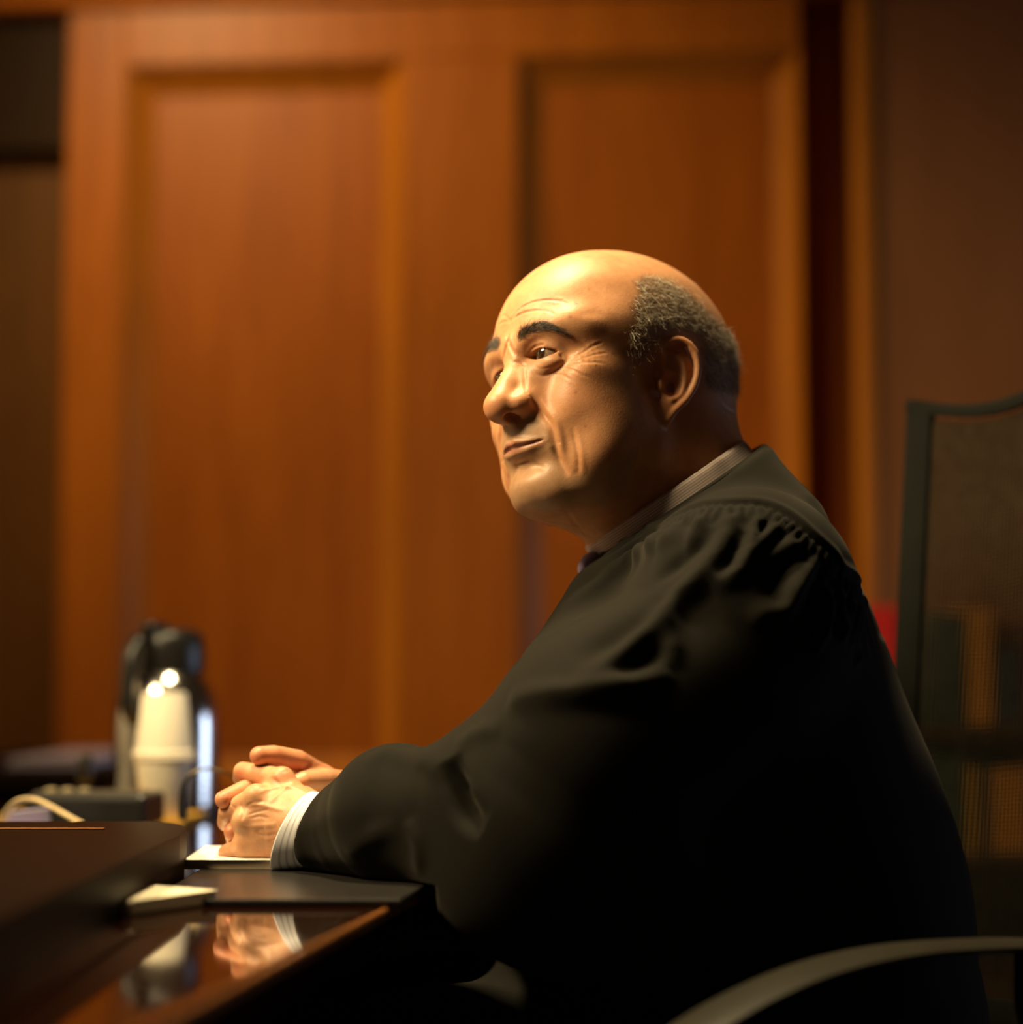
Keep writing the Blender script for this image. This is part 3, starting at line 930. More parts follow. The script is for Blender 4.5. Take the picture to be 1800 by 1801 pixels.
def sculpt_head(h):
    S = SDF((-10.0, -15.0, -16.0), (10.0, 13.0, 14.4), h)
    # skull
    S.ell((0, -2.6, 4.8), (8.1, 11.2, 8.4))
    S.ell((0, 1.2, 4.4), (7.0, 6.9, 6.6), 2.0)
    S.ell((0, -6.2, 2.2), (7.6, 7.2, 7.0), 2.0)
    # middle of the face, muzzle, jaw, cheeks
    S.ell((0, 2.3, -1.5), (6.3, 6.0, 7.2), 2.0)
    S.ell((0, 5.4, -4.4), (3.3, 3.9, 3.9), 1.5)
    S.cap((5.4, -0.4, -5.6), (1.6, 6.3, -8.2), 1.8, 1.6, 1.5, mir=True)
    S.ell((0, 6.9, -8.1), (2.2, 1.9, 1.7), 1.0)
    S.ell((5.2, 4.2, -0.4), (1.8, 2.8, 1.6), 1.4, mir=True)
    S.ell((3.7, 5.3, -2.4), (2.4, 2.4, 2.5), 1.2, mir=True)
    S.ell((4.3, 3.6, -6.0), (2.3, 3.0, 2.8), 1.4, mir=True)
    S.ell((5.4, 1.8, -3.4), (1.9, 3.4, 3.0), 2.0, mir=True)
    # throat and neck
    S.ell((0, 2.4, -8.6), (4.6, 4.8, 2.2), 2.0)
    nb = w2h([at(1225, 960, 1.70)])[0]
    S.cap((0, -6.0, -2.0), nb, 7.2, 6.9, 2.0)
    nf = w2h([at(1160, 960, 1.70)])[0]
    S.cap((0, -0.4, -5.8), nf, 5.2, 4.5, 2.0)
    # brow ridge, glabella, temples, eye sockets
    S.ell((3.1, 7.15, 3.72), (2.5, 1.35, 0.95), 1.8, mir=True, R=ry(-8) @ rz(-22))
    S.ell((0, 7.6, 3.4), (1.6, 1.2, 1.2), 1.0)
    S.bump((6.0, 5.4, 3.1), (1.8, 2.0, 1.5), 0.5, mir=True)
    S.bump((7.0, 2.6, 3.0), (1.5, 2.2, 1.8), 0.3, mir=True)
    S.bump((6.9, 4.6, 6.6), (1.8, 2.4, 1.6), -0.22, mir=True)
    S.ell((2.9, 9.6, 1.95), (1.6, 2.1, 1.05), 1.0, 's', mir=True, R=rz(-18))
    # eyelids around the eyeball
    S.ell(EYE, (1.37, 1.37, 1.37), 0.8, mir=True)
    S.ell(EYE + np.array([0.3, 0.25, -1.0]), (1.35, 1.0, 0.62), 0.5, mir=True)     # bag
    # nose
    S.chain([(0, 8.0, 2.6), (0, 8.8, 1.2), (0, 9.9, -0.6), (0, 10.4, -1.6)], [0.85, 0.88, 1.05, 1.15], 1.0)
    S.ell((0, 10.35, -1.8), (1.25, 1.12, 1.1), 0.9)
    S.ell((1.36, 9.35, -1.85), (0.82, 1.1, 0.85), 0.5, mir=True)
    S.cap((0, 10.25, -2.4), (0, 9.1, -2.75), 0.5, 0.5, 0.5)
    S.ell((0.74, 9.8, -2.66), (0.42, 0.8, 0.5), 0.2, 's', mir=True)
    S.chain([(1.5, 9.4, -0.85), (2.1, 9.0, -1.0), (2.38, 8.6, -1.75), (2.25, 8.5, -2.6)], 0.10, 0.4, 's', mir=True)
    S.ell((1.35, 7.6, -0.6), (1.2, 1.5, 2.0), 1.2, mir=True)
    S.bump((3.2, 7.2, -5.1), (1.0, 1.2, 1.5), 0.42, mir=True)
    # lips
    S.chain([(-2.6, 7.95, -4.9), (-1.3, 8.9, -4.85), (-0.45, 9.3, -4.7), (0, 9.25, -4.8), (0.45, 9.3, -4.7), (1.3, 8.9, -4.85), (2.6, 7.95, -4.9)],
            [0.12, 0.24, 0.28, 0.26, 0.28, 0.24, 0.12], 0.4)
    S.chain([(-2.2, 8.1, -5.15), (-1.3, 8.75, -5.45), (0, 9.05, -5.55), (1.3, 8.75, -5.45), (2.2, 8.1, -5.15)], [0.10, 0.18, 0.22, 0.18, 0.10], 0.4)
    S.chain(spline([(-2.6, 8.05, -4.88), (-1.4, 8.95, -5.08), (0, 9.45, -5.15), (1.4, 8.95, -5.08), (2.6, 8.05, -4.88)], 16), [0.03] + [0.09] * 14 + [0.03], 0.22, 's')
    S.bump((0, 8.9, -6.7), (2.2, 1.2, 0.8), -0.5)
    # palpebral opening
    for sx in (1, -1):
        w = S.win((sx * EYE[0] - 1.9, 6.8, 0.6), (sx * EYE[0] + 1.9, 9.6, 3.1))
        s, x, y, z = w
        u = (x - sx * EYE[0]) * sx                    # outward
        zc = EYE[2] - 0.02 - 0.17 * u
        q = np.clip(1 - (u / 1.45) ** 2, 0, None)
        up = zc + 0.46 * q ** 0.75
        dn = zc - 0.42 * q ** 0.9
        p = np.maximum(np.maximum(z - up, dn - z), np.abs(u) - 1.45) + 0 * y
        p = np.maximum(p, EYE[1] + 0.3 - y)
        S.put(s, p.astype(np.float32), 0.10, 's')
    # ears
    for sx in (1, -1):
        O = np.array([6.95, -0.85, 0.05]); fl = math.radians(24)
        ax = np.array([-math.sin(fl) * -1, -math.cos(fl), 0])          # backward along the ear plane
        nrm = np.array([math.cos(fl), math.sin(fl), 0])                # outward
        lean = math.radians(8)
        def e(b, z, o=0.0):
            bb = b * math.cos(lean) + z * math.sin(lean) * 0.6; zz = z * math.cos(lean) - b * math.sin(lean)
            p = O + ax * bb + np.array([0, 0, zz]) + nrm * o
            return (sx * p[0], p[1], p[2])
        RE = np.stack([ax * np.array([sx, 1, 1]), np.array([0, 0, 1.0]), nrm * np.array([sx, 1, 1])], 1)
        S.ell(e(1.3, 0.7, 0.25), (1.75, 2.9, 0.32), 0.3, R=RE)
        S.ell(e(0.45, -2.6, 0.2), (0.85, 1.15, 0.34), 0.5, R=RE)
        hx = spline([(0.7, 0.1, 0.2), (0.1, 0.9, 0.4), (-0.1, 2.0, 0.5), (0.4, 3.1, 0.6), (1.5, 3.65, 0.7), (2.6, 3.1, 0.75), (3.1, 1.7, 0.75), (2.9, 0.1, 0.7), (2.2, -1.3, 0.6), (1.3, -2.3, 0.45), (0.7, -3.2, 0.3)], 22)
        S.chain([e(*q) for q in hx], [0.22] + [0.34] * 15 + [0.30] * 6, 0.22)
        ah = spline([(1.0, 2.4, 0.35), (1.9, 1.6, 0.5), (2.1, 0.3, 0.5), (1.7, -0.9, 0.45), (1.0, -1.5, 0.4)], 10)
        S.chain([e(*q) for q in ah], 0.28, 0.35)
        S.ell(e(0.95, -0.25, 0.55), (0.75, 1.0, 0.5), 0.3, 's', R=RE)
        S.ell(e(1.2, 2.9, 0.75), (1.0, 0.35, 0.3), 0.25, 's', R=RE)
        S.ell(e(0.0, -0.35, 0.3), (0.32, 0.55, 0.4), 0.3, R=RE)
        S.bump(e(-1.2, -0.2, 0.1), (0.8, 0.9, 1.6), -0.15)
    return S

def z1(*pts):   # points read off the head close-up of the photograph, in photograph pixels
    return [(800 + x / 3.0, 400 + y / 3.0) for x, y in pts]
def z2(*pts):
    return [(830 + x / 4.504, 540 + y / 4.504) for x, y in pts]

def shoot(bvh, px, n=None):
    """where the sight lines through these photograph points meet a surface (world coordinates)"""
    out = []
    for x, y in px:
        h = bvh.ray_cast(Vector((0, 0, ZC)), ray(x, y).normalized())
        if h[0] is not None: out.append(h[0][:])
    P = np.array(out)
    return spline(P, n) if n and len(P) > 1 else P

def inside(poly, P):
    x, y = P[:, 0], P[:, 1]
    r = np.zeros(len(P), bool)
    n = len(poly)
    for i in range(n):
        (ax, ay), (bx, by) = poly[i], poly[(i + 1) % n]
        c = (ay > y) != (by > y)
        if ay != by:
            r ^= c & (x < (bx - ax) * (y - ay) / (by - ay) + ax)
    return r

def polydist(poly, P):
    Q = np.array(list(poly) + [poly[0]], float)
    d, _ = pdist(np.c_[P, np.zeros(len(P))], np.c_[Q, np.zeros(len(Q))])
    return np.where(inside(poly, P), d, -d)       # positive inside

HAIR_POLY = z1((905, 740), (960, 690), (880, 660), (925, 610), (890, 560), (940, 500), (925, 420), (960, 340), (935, 280), (1000, 245), (1120, 258), (1200, 305), (1275, 375), (1350, 450), (1420, 530), (1700, 600), (1700, 900), (1500, 880), (1400, 880), (1310, 830), (1300, 700), (1290, 600), (1200, 560), (1120, 590), (1060, 640), (1000, 720))
BROW_POLY = z1((325, 580), (340, 545), (390, 512), (460, 492), (520, 512), (580, 548), (620, 580), (600, 582), (530, 550), (460, 545), (400, 570), (360, 598), (338, 605))
BEARD_POLY = z1((215, 1010), (330, 1000), (420, 960), (500, 1050), (540, 1200), (600, 1320), (800, 1250), (980, 1150), (1020, 1250), (800, 1480), (440, 1500), (300, 1420), (280, 1300), (255, 1150))
LIP_POLY = z1((262, 1150), (285, 1130), (340, 1125), (400, 1128), (488, 1132), (430, 1150), (350, 1172), (300, 1200), (280, 1205))

# groove lines: points, depth, width, ridge on the outer side (all in centimetres)
LINES = [
    (z1((320, 450), (380, 408), (460, 386), (555, 388), (600, 410)), 0.07, 0.11, 0.025),
    (z1((290, 505), (340, 462), (410, 440), (490, 442), (530, 465)), 0.07, 0.11, 0.025),
    (z1((222, 480), (262, 470), (300, 490)), 0.04, 0.12, 0.03),
    (z2((285, 215), (292, 280), (325, 350), (350, 390)), 0.10, 0.15, 0.05),
    (z2((320, 440), (380, 440), (430, 470)), 0.05, 0.12, 0.03),
    (z2((452, 375), (490, 325), (560, 302), (640, 335), (715, 395), (800, 412)), 0.10, 0.11, 0.04),
    (z2((470, 490), (505, 530), (570, 545), (645, 515), (705, 470), (750, 440)), 0.06, 0.13, 0.0),
    (z2((500, 470), (560, 490), (630, 470), (690, 435)), 0.025, 0.08, 0.015),
    (z2((800, 410), (880, 362), (960, 310), (1040, 280)), 0.045, 0.10, 0.025),
    (z2((815, 425), (900, 400), (990, 375), (1080, 365)), 0.05, 0.10, 0.025),
    (z2((800, 440), (900, 440), (1000, 440), (1060, 455)), 0.045, 0.10, 0.025),
    (z2((720, 480), (800, 500), (880, 540), (930, 560)), 0.05, 0.10, 0.03),
    (z2((640, 530), (720, 540), (790, 580)), 0.04, 0.10, 0.02),
    (z2((415, 480), (420, 560), (425, 640), (450, 690)), 0.10, 0.20, 0.0),
    (z2((440, 660), (485, 730), (560, 840), (625, 935), (655, 1050), (680, 1180), (735, 1280), (765, 1340)), 0.17, 0.26, 0.13),
    (z2((790, 960), (820, 1060), (838, 1160), (845, 1260), (850, 1330)), 0.07, 0.20, 0.05),
    (z2((340, 1250), (430, 1235), (530, 1260), (590, 1300)), 0.08, 0.25, 0.0),
    (z1((640, 1560), (670, 1600), (700, 1640)), 0.06, 0.12, 0.03),
    (z1((560, 1440), (620, 1540), (660, 1620)), 0.06, 0.2, 0.03),
    (z1((1410, 925), (1440, 960), (1480, 985)), 0.06, 0.14, 0.03),
]

def detail_head(V, F):
    """folds and wrinkles as relief, then the skin colour of every vertex; V in head centimetres"""
    Wd = h2w(V)
    bvh = BVHTree.FromPolygons([tuple(p) for p in Wd], [tuple(f) for f in F])
    N = vnormals(V, F)
    disp = np.zeros(len(V))
    for pts, dep, wid, ridge in LINES:
        P = shoot(bvh, pts, 24)
        if len(P) < 2: continue
        L = w2h(P)
        for sgn in (1, -1):
            Q = L * np.array([sgn, 1, 1])
            box = (np.abs(V - (Q.min(0) + Q.max(0)) / 2) < (Q.max(0) - Q.min(0)) / 2 + 1.2).all(1)
            ii = np.nonzero(box)[0]
            d, t = pdist(V[ii], Q)
            tap = np.clip(np.minimum(t, 1 - t) * 5, 0, 1) ** 0.7
            disp[ii] -= dep * tap * np.exp(-(d / wid) ** 2)
            if ridge:
                # outer side: farther from the middle of the face, or above the line
                k = np.linalg.norm(V[ii][:, None, :] - Q[None, ::4, :], axis=2).argmin(1) * 4
                side = np.abs(V[ii, 0]) - np.abs(Q[k, 0]) + 0.5 * (V[ii, 2] - Q[k, 2])
                disp[ii] += ridge * tap * np.exp(-((d - 2.0 * wid) / (1.3 * wid)) ** 2) * (0.35 + 0.65 * (side > 0))
    V = V + N * disp[:, None]
    w_ = np.zeros(len(V))
    for sgn in (1, -1):
        w_ = np.maximum(w_, np.exp(-(((V - np.array([sgn * 2.75, 7.6, -4.9])) / np.array([0.6, 0.8, 1.0])) ** 2).sum(1)))
    V = relax(V, F, 10, 0.6, np.clip(w_ * 1.5, 0, 1))
    # colours
    U = V.copy(); U[:, 0] = -np.abs(U[:, 0])
    PX = proj(h2w(U))
    rs = np.random.RandomState(3)
    col = np.tile(np.array([0.61, 0.30, 0.145]), (len(V), 1))
    def mixc(m, c, a):
        m = (np.clip(m, 0, 1) * a)[:, None]
        col[:] = col * (1 - m) + np.array(c) * m
    g = lambda c, r: np.exp(-(((U - np.array(c)) / np.array(r)) ** 2).sum(1))
    mixc(g((-4.6, 5.5, -1.8), (2.2, 2.5, 1.8)), (0.60, 0.24, 0.12), 0.55)
    mixc(g((0, 10.6, -1.9), (1.7, 1.6, 1.3)), (0.62, 0.25, 0.13), 0.55)
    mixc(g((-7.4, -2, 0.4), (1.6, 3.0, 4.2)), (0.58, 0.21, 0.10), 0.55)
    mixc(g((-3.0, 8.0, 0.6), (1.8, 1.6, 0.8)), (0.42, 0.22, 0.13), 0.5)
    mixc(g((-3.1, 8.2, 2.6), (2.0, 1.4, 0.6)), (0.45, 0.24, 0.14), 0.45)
    front = V[:, 1] > 2.0
    bd = polydist(BEARD_POLY, PX)
    mixc(np.where(front & (U[:, 2] < -2.5), bd / 14.0 + 0.35, 0), (0.33, 0.24, 0.15), 0.5)
    lp = polydist(LIP_POLY, PX)
    mixc(np.where(front & (U[:, 1] > 7), lp / 3.0 + 0.7, 0), (0.42, 0.15, 0.10), 0.75)
    br = polydist(BROW_POLY, PX)
    mixc(np.where(front, br / 7.0 + 0.25, 0), (0.06, 0.042, 0.03), 0.7)
    hd = polydist(HAIR_POLY, PX)
    hm = np.where(U[:, 1] < 5.0, np.clip(hd / 14.0 + 0.25, 0, 1), 0)
    mixc(hm, (0.20, 0.13, 0.075), 0.65)
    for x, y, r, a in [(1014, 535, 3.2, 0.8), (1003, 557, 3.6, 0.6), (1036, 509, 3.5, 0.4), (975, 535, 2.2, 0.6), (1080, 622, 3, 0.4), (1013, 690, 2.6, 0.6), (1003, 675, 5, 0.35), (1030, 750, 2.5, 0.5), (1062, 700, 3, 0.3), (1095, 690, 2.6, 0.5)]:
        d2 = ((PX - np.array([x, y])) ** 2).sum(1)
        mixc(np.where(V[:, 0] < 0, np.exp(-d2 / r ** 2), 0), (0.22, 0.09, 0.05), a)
    for _ in range(60):
        c = V[rs.randint(len(V))]
        d2 = ((V - c) ** 2).sum(1)
        mixc(np.exp(-d2 / rs.uniform(0.06, 0.22) ** 2), (0.34, 0.15, 0.08), rs.uniform(0.1, 0.3))
    return V, col, hm, br, front

def skin_material():
    nt = NT('skin')
    at_ = nt.n('ShaderNodeAttribute', attribute_name='tone')
    tc = nt.n('ShaderNodeTexCoord')
    n1 = nt.n('ShaderNodeTexNoise', i_Scale=55.0, i_Detail=6.0, i_Roughness=0.65)
    nt.l(tc.outputs['Object'], n1.inputs['Vector'])
    r1 = ramp(nt, n1.outputs['Fac'], [(0.3, C(0.84, 0.76, 0.72)), (0.7, C(1.08, 1.1, 1.1))])
    mx = nt.n('ShaderNodeMix', data_type='RGBA', blend_type='MULTIPLY')
    mx.inputs[0].default_value = 1.0
    nt.l(at_.outputs['Color'], mx.inputs[6]); nt.l(r1.outputs['Color'], mx.inputs[7])
    nt.l(mx.outputs[2], nt.b.inputs['Base Color'])
    vo = nt.n('ShaderNodeTexVoronoi', i_Scale=1500.0)
    nt.l(tc.outputs['Object'], vo.inputs['Vector'])
    n2 = nt.n('ShaderNodeTexNoise', i_Scale=480.0, i_Detail=5.0)
    nt.l(tc.outputs['Object'], n2.inputs['Vector'])
    ad = nt.n('ShaderNodeMath', operation='MULTIPLY_ADD')
    nt.l(vo.outputs['Distance'], ad.inputs[0]); ad.inputs[1].default_value = 0.5
    nt.l(n2.outputs['Fac'], ad.inputs[2])
    bp = nt.n('ShaderNodeBump', i_Strength=0.22, i_Distance=0.0006)
    nt.l(ad.outputs[0], bp.inputs['Height'])
    nt.l(bp.outputs['Normal'], nt.b.inputs['Normal'])
    nt.set(Roughness=0.46)
    nt.b.inputs['Specular IOR Level'].default_value = 0.5
    nt.b.inputs['Subsurface Weight'].default_value = 0.18
    nt.b.inputs['Subsurface Radius'].default_value = (1.0, 0.32, 0.16)
    nt.b.inputs['Subsurface Scale'].default_value = 0.006
    return nt.m

def hair_material(name, stops, rough=0.4):
    nt = NT(name)
    hi = nt.n('ShaderNodeHairInfo')
    r = ramp(nt, hi.outputs['Random'], stops)
    nt.l(r.outputs['Color'], nt.b.inputs['Base Color'])
    nt.set(Roughness=rough)
    return nt.m

def strands(name, roots, dirs, curl, lens, rad, mat, parent, seg=5, seed=1, wave=0.0):
    """real hair strands; roots and directions in world metres"""
    rs = np.random.RandomState(seed)
    n = len(roots)
    t = np.linspace(0, 1, seg)
    P = roots[:, None, :] + dirs[:, None, :] * (lens[:, None] * t[None, :])[:, :, None]
    P = P + curl[:, None, :] * (lens[:, None] * t[None, :] ** 2)[:, :, None]
    if wave:
        sd = np.cross(dirs, rs.normal(0, 1, (n, 3))); sd /= np.linalg.norm(sd, axis=1)[:, None] + 1e-9
        P = P + sd[:, None, :] * (lens[:, None] * wave * np.sin(t[None, :] * 5.0 + rs.uniform(0, 6, n)[:, None]) * t[None, :])[:, :, None]
    hc = bpy.data.hair_curves.new(name)
    hc.add_curves([seg] * n)
    hc.position_data.foreach_set('vector', P.astype(np.float32).ravel())
    ra = hc.attributes.get('radius') or hc.attributes.new('radius', 'FLOAT', 'POINT')
    ra.data.foreach_set('value', np.tile(rad * np.linspace(1, 0.35, seg), n).astype(np.float32))
    hc.materials.append(mat)
    o = bpy.data.objects.new(name, hc)
    COL.objects.link(o)
    if parent: o.parent = parent
    return o

def scatter(V, F, wv, n, seed):
    """random points on the surface, weighted by a value per vertex"""
    rs = np.random.RandomState(seed)
    A = np.linalg.norm(np.cross(V[F[:, 2]] - V[F[:, 0]], V[F[:, 3]] - V[F[:, 1]]), axis=1) * 0.5 * wv[F].mean(1)
    k = rs.choice(len(F), n, p=A / A.sum())
    b = rs.dirichlet([1, 1, 1, 1], n)
    return (V[F[k]] * b[:, :, None]).sum(1), k

def eyes_hair(V, F, hm, br, front, parent):
    """eyeballs, hair, eyebrows and stray hairs, all children of the person"""
    N = vnormals(V, F)
    nt = NT('eyeball')
    at_ = nt.n('ShaderNodeAttribute', attribute_name='tone')
    nt.l(at_.outputs['Color'], nt.b.inputs['Base Color'])
    nt.set(Roughness=0.08)
    nt.b.inputs['Coat Weight'].default_value = 1.0
    nt.b.inputs['Coat Roughness'].default_value = 0.02
    em = nt.m
    for sx in (-1, 1):
        bm = bmesh.new()
        bmesh.ops.create_uvsphere(bm, u_segments=72, v_segments=48, radius=EYE_R)
        me = bpy.data.meshes.new('eyeball'); bm.to_mesh(me); bm.free()
        P = np.array([v.co[:] for v in me.vertices])
        gz = np.array([0.10, 1.0, 0.06]); gz /= np.linalg.norm(gz)
        ang = np.degrees(np.arccos(np.clip(P @ gz / EYE_R, -1, 1)))
        c = np.tile([0.27, 0.18, 0.12], (len(P), 1))  # white of the eye darkened, lid shade put into its colour
        w = np.clip((35 - ang) / 4, 0, 1)[:, None]; c = c * (1 - w) + np.array([0.03, 0.014, 0.007]) * w
        w = np.clip((27 - ang) / 12, 0, 1)[:, None]; c = c * (1 - w) + np.array([0.05, 0.024, 0.011]) * w
        w = np.clip((12 - ang) / 2, 0, 1)[:, None]; c = c * (1 - w) + np.array([0.006, 0.005, 0.005]) * w
        P = P * (1 + 0.055 * np.clip((30 - ang) / 30, 0, 1) ** 0.8)[:, None]
        P = P + EYE * np.array([sx, 1, 1])
        P[:, 2] += tilt_face((EYE * np.array([sx, 1, 1]))[None])[0, 2] - EYE[2]
        P = h2w(P)
        me.vertices.foreach_set('co', P.astype(np.float32).ravel())
        me.polygons.foreach_set('use_smooth', [True] * len(me.polygons))
        a = me.color_attributes.new('tone', 'FLOAT_COLOR', 'POINT')
        a.data.foreach_set('color', np.c_[c, np.ones(len(c))].astype(np.float32).ravel())
        mobj('eye', me, em, parent)
    rs = np.random.RandomState(11)
    grey = hair_material('grey_hair', [(0.0, C(0.04, 0.028, 0.016)), (0.22, C(0.13, 0.09, 0.055)), (0.42, C(0.48, 0.39, 0.27)), (1.0, C(1.0, 0.9, 0.72))], 0.38)
    dark = hair_material('brow_hair', [(0.0, C(0.012, 0.009, 0.007)), (0.75, C(0.03, 0.022, 0.016)), (1.0, C(0.2, 0.16, 0.12))], 0.4)
    ear = (np.abs(V[:, 0]) > 6.2) & (V[:, 1] < 1.2) & (V[:, 1] > -5.0) & (V[:, 2] < 4.6) & (V[:, 2] > -3.6)
    ear &= ~((V[:, 1] < -4.4))
    w = np.where(ear & (np.abs(V[:, 0]) > 7.9), 0, hm ** 1.5)
    R, k = scatter(V, F, w, 15000, 5)
    n = N[F[k, 0]]
    flow = np.array([0, -0.75, -0.55]) + rs.normal(0, 0.5, (len(R), 3))
    flow[:, 2] -= 0.5 * np.clip((2 - R[:, 2]) / 6, 0, 1)
    flow -= n * (flow * n).sum(1)[:, None]
    flow /= np.linalg.norm(flow, axis=1)[:, None]
    D = flow * 0.85 + n * rs.uniform(0.18, 0.5, len(R))[:, None]
    cu = rs.normal(0, 0.38, (len(R), 3)) - n * 0.22
    ln = rs.uniform(0.4, 0.95, len(R)) * 0.01
    strands('hair', h2w(R), D @ HR.T, cu @ HR.T, ln, 0.00008, grey, parent, 7, 2, 0.22)['kind'] = 'stuff'
    for sgn, nm in ((-1, 'eyebrow'), (1, 'eyebrow')):
        w = np.where(front & (V[:, 0] * sgn > 0.5) & (V[:, 1] > 3), np.clip(br / 7 + 0.25, 0, 1), 0)
        R, k = scatter(V, F, w, 750, 8)
        n = N[F[k, 0]]
        u = np.clip((np.abs(R[:, 0]) - 1.2) / 3.6, 0, 1)
        flow = np.stack([sgn * (0.35 + 0.6 * u), -0.5 * u, 0.75 - 1.1 * u], 1) + rs.normal(0, 0.22, (len(R), 3))
        flow -= n * (flow * n).sum(1)[:, None]
        flow /= np.linalg.norm(flow, axis=1)[:, None]
        D = flow * 0.9 + n * rs.uniform(0.15, 0.5, len(R))[:, None]
        cu = rs.normal(0, 0.15, (len(R), 3)) - n * 0.2
        strands(nm, h2w(R), D @ HR.T, cu @ HR.T, rs.uniform(0.4, 0.85, len(R)) * 0.01, 0.00007, dark, parent, 5, 3)['kind'] = 'stuff'
# ---------------------------------------------------------------- the judge: body, robe, shirt, hands
def sp(px, py, Y):          # photograph point at depth Y (cm) -> world centimetres
    return np.array(at(px, py, Y / 100.0)) * 100.0
Z0 = ZC * 100.0
def wc(x, y, z):            # world centimetres, height counted from the camera level
    return np.array([x, y, Z0 + z])

NA = np.array([-0.557, -0.06, 0.83]); NA = NA / np.linalg.norm(NA)     # the way the collar opens
NC = sp(1168, 868, 170.0)                                               # middle of the collar
NR = sp(1184, 890, 170.0)                                               # middle of the robe's neckline

SHO_N = wc(18.4, 156, 6.8)
SHO_F = wc(17.5, 190, 6.0)
ELB_N = sp(950, 1445, 150)
WRI_N = sp(560, 1458, 163)
ELB_F = wc(0, 186, -9)
WRI_F = sp(640, 1400, 174)

def halfspace(S, c, n, op='s', lo=None, hi=None, k=0.0):
    """cuts away what lies on the n side of a plane"""
    w = S.win(S.lo if lo is None else lo, S.lo + S.h * S.n if hi is None else hi)
    s, x, y, z = w
    p = -((x - c[0]) * n[0] + (y - c[1]) * n[1] + (z - c[2]) * n[2])
    S.put(s, p.astype(np.float32), k, op)

def sculpt_robe(h):
    S = SDF((-26, 126, Z0 - 36), (45, 214, Z0 + 26), h)
    # trunk
    S.ell(wc(21.5, 173, -22), (17.5, 21, 24))
    S.ell(wc(19.3, 172, -6), (13.0, 20, 17), 6)
    S.ell(wc(8, 174, -16), (11.0, 21, 12), 4)
    S.ell(wc(19.3, 173, 2), (10.6, 15, 13), 6)
    S.cap(SHO_N, SHO_F, 7.4, 7.2, 5)
    # cloth up to the collar
    S.chain([NC - NA * 16 + np.array([-2.0, 0, 0]), NR - NA * 4, NR + NA * 3], [9.2, 9.2, 9.2], 2.5)
    S.cap(sp(1290, 862, 172), sp(1375, 1010, 172), 3.4, 4.6, 3)
    S.cap(NR - NA * 6 - np.array([1.2, 0, 0]), SHO_N + np.array([0, 4, -0.5]), 7.0, 6.6, 3.5)
    S.cap(NR - NA * 6 - np.array([1.2, 0, 0]), SHO_F, 7.8, 7.0, 3.5)
    S.cap(sp(1298, 845, 166), sp(1355, 935, 164), 3.2, 4.4, 3)
    # near sleeve
    S.chain([SHO_N, wc(14, 154, 0), sp(1060, 1310, 151), ELB_N], [7.4, 8.6, 8.9, 6.6], 4)
    S.chain([ELB_N, sp(800, 1446, 154), sp(700, 1434, 157), sp(625, 1460, 160.5), sp(572, 1464, 162)], [6.0, 5.0, 5.5, 4.1, 3.4], 1.2)
    S.ell(sp(930, 1370, 152), (8, 6, 5), 3.0)
    S.cap(sp(1080, 1050, 163), sp(1000, 1190, 158), 3.6, 3.6, 4)
    # far sleeve
    S.chain([SHO_F, ELB_F], [7.5, 6.5], 4)
    S.chain([ELB_F, sp(760, 1430, 178), sp(690, 1425, 175)], [6.2, 5.4, 4.2], 2)
    # lap
    S.cap(wc(20, 162, -33), wc(-8, 160, -33), 10, 9, 5)
    S.cap(wc(20, 183, -33), wc(-8, 183, -33), 10, 9, 5)
    S.ell(wc(9, 174, -29), (13, 15, 11), 5)
    S.ell(sp(1010, 1560, 151), (10, 5.5, 6.5), 5)
    # neckline: open at the top, hollow for the neck
    halfspace(S, NR, NA, 's', NR - 16, NR + 18, 0.5)
    S.cap(NR + NA * 5.5, NR + NA * 14, 8.2, 8.2, 0.3, 's')
    # sleeve mouths
    ax = sp(572, 1464, 162) - sp(640, 1456, 160); ax /= np.linalg.norm(ax)
    cut = np.array([ax[0], ax[1], 0.42]); cut /= np.linalg.norm(cut)
    halfspace(S, sp(556, 1462, 162.5), cut, 's', sp(540, 1470, 162) - 12, sp(540, 1470, 162) + 12, 0.3)
    S.cap(sp(720, 1425, 175.5), sp(600, 1425, 174), 3.3, 3.3, 0.3, 's')
    return S

def z6(*pts):   # points read off the robe close-up of the photograph
    return [(950 + x / 2.769, 750 + y / 2.769) for x, y in pts]
YOKE = z6((180, 690), (330, 610), (440, 530), (560, 515), (680, 425), (790, 385), (920, 375), (1090, 383), (1200, 430), (1320, 530), (1430, 630), (1520, 740), (1590, 860))
RIDGES = [
    (z6((100, 900), (280, 780), (430, 660), (590, 565), (740, 500)), 0.7, 0.9),
    (z6((160, 1250), (300, 1200), (450, 1080), (560, 980), (650, 880), (780, 740), (870, 620), (915, 500)), 1.3, 1.0),
    (z6((640, 1185), (560, 1220), (400, 1275), (150, 1312), (-150, 1330), (-260, 1335)), 1.1, 1.0),
    (z6((600, 900), (640, 1040), (640, 1180)), 0.5, 0.8),
    (z6((830, 790), (920, 745), (1000, 640), (1060, 500)), 0.9, 0.8),
    (z6((1040, 980), (1090, 910), (1185, 895), (1235, 810), (1300, 660)), 1.0, 0.8),
    (z6((1340, 1110), (1380, 980), (1410, 860), (1400, 760)), 0.8, 0.6),
    (z6((1470, 1050), (1485, 960), (1470, 860)), 0.5, 0.5),
    (z6((1530, 1150), (1560, 1070)), 0.6, 0.5),
    (z6((-420, 1560), (-300, 1500), (-180, 1480)), 0.4, 0.9),
    ([(640, 1345), (690, 1325), (750, 1335), (785, 1360)], 0.5, 0.9),
    ([(735, 1545), (732, 1490), (715, 1440)], 0.35, 0.7),
    ([(610, 1500), (660, 1470), (700, 1460)], 0.3, 0.8),
]
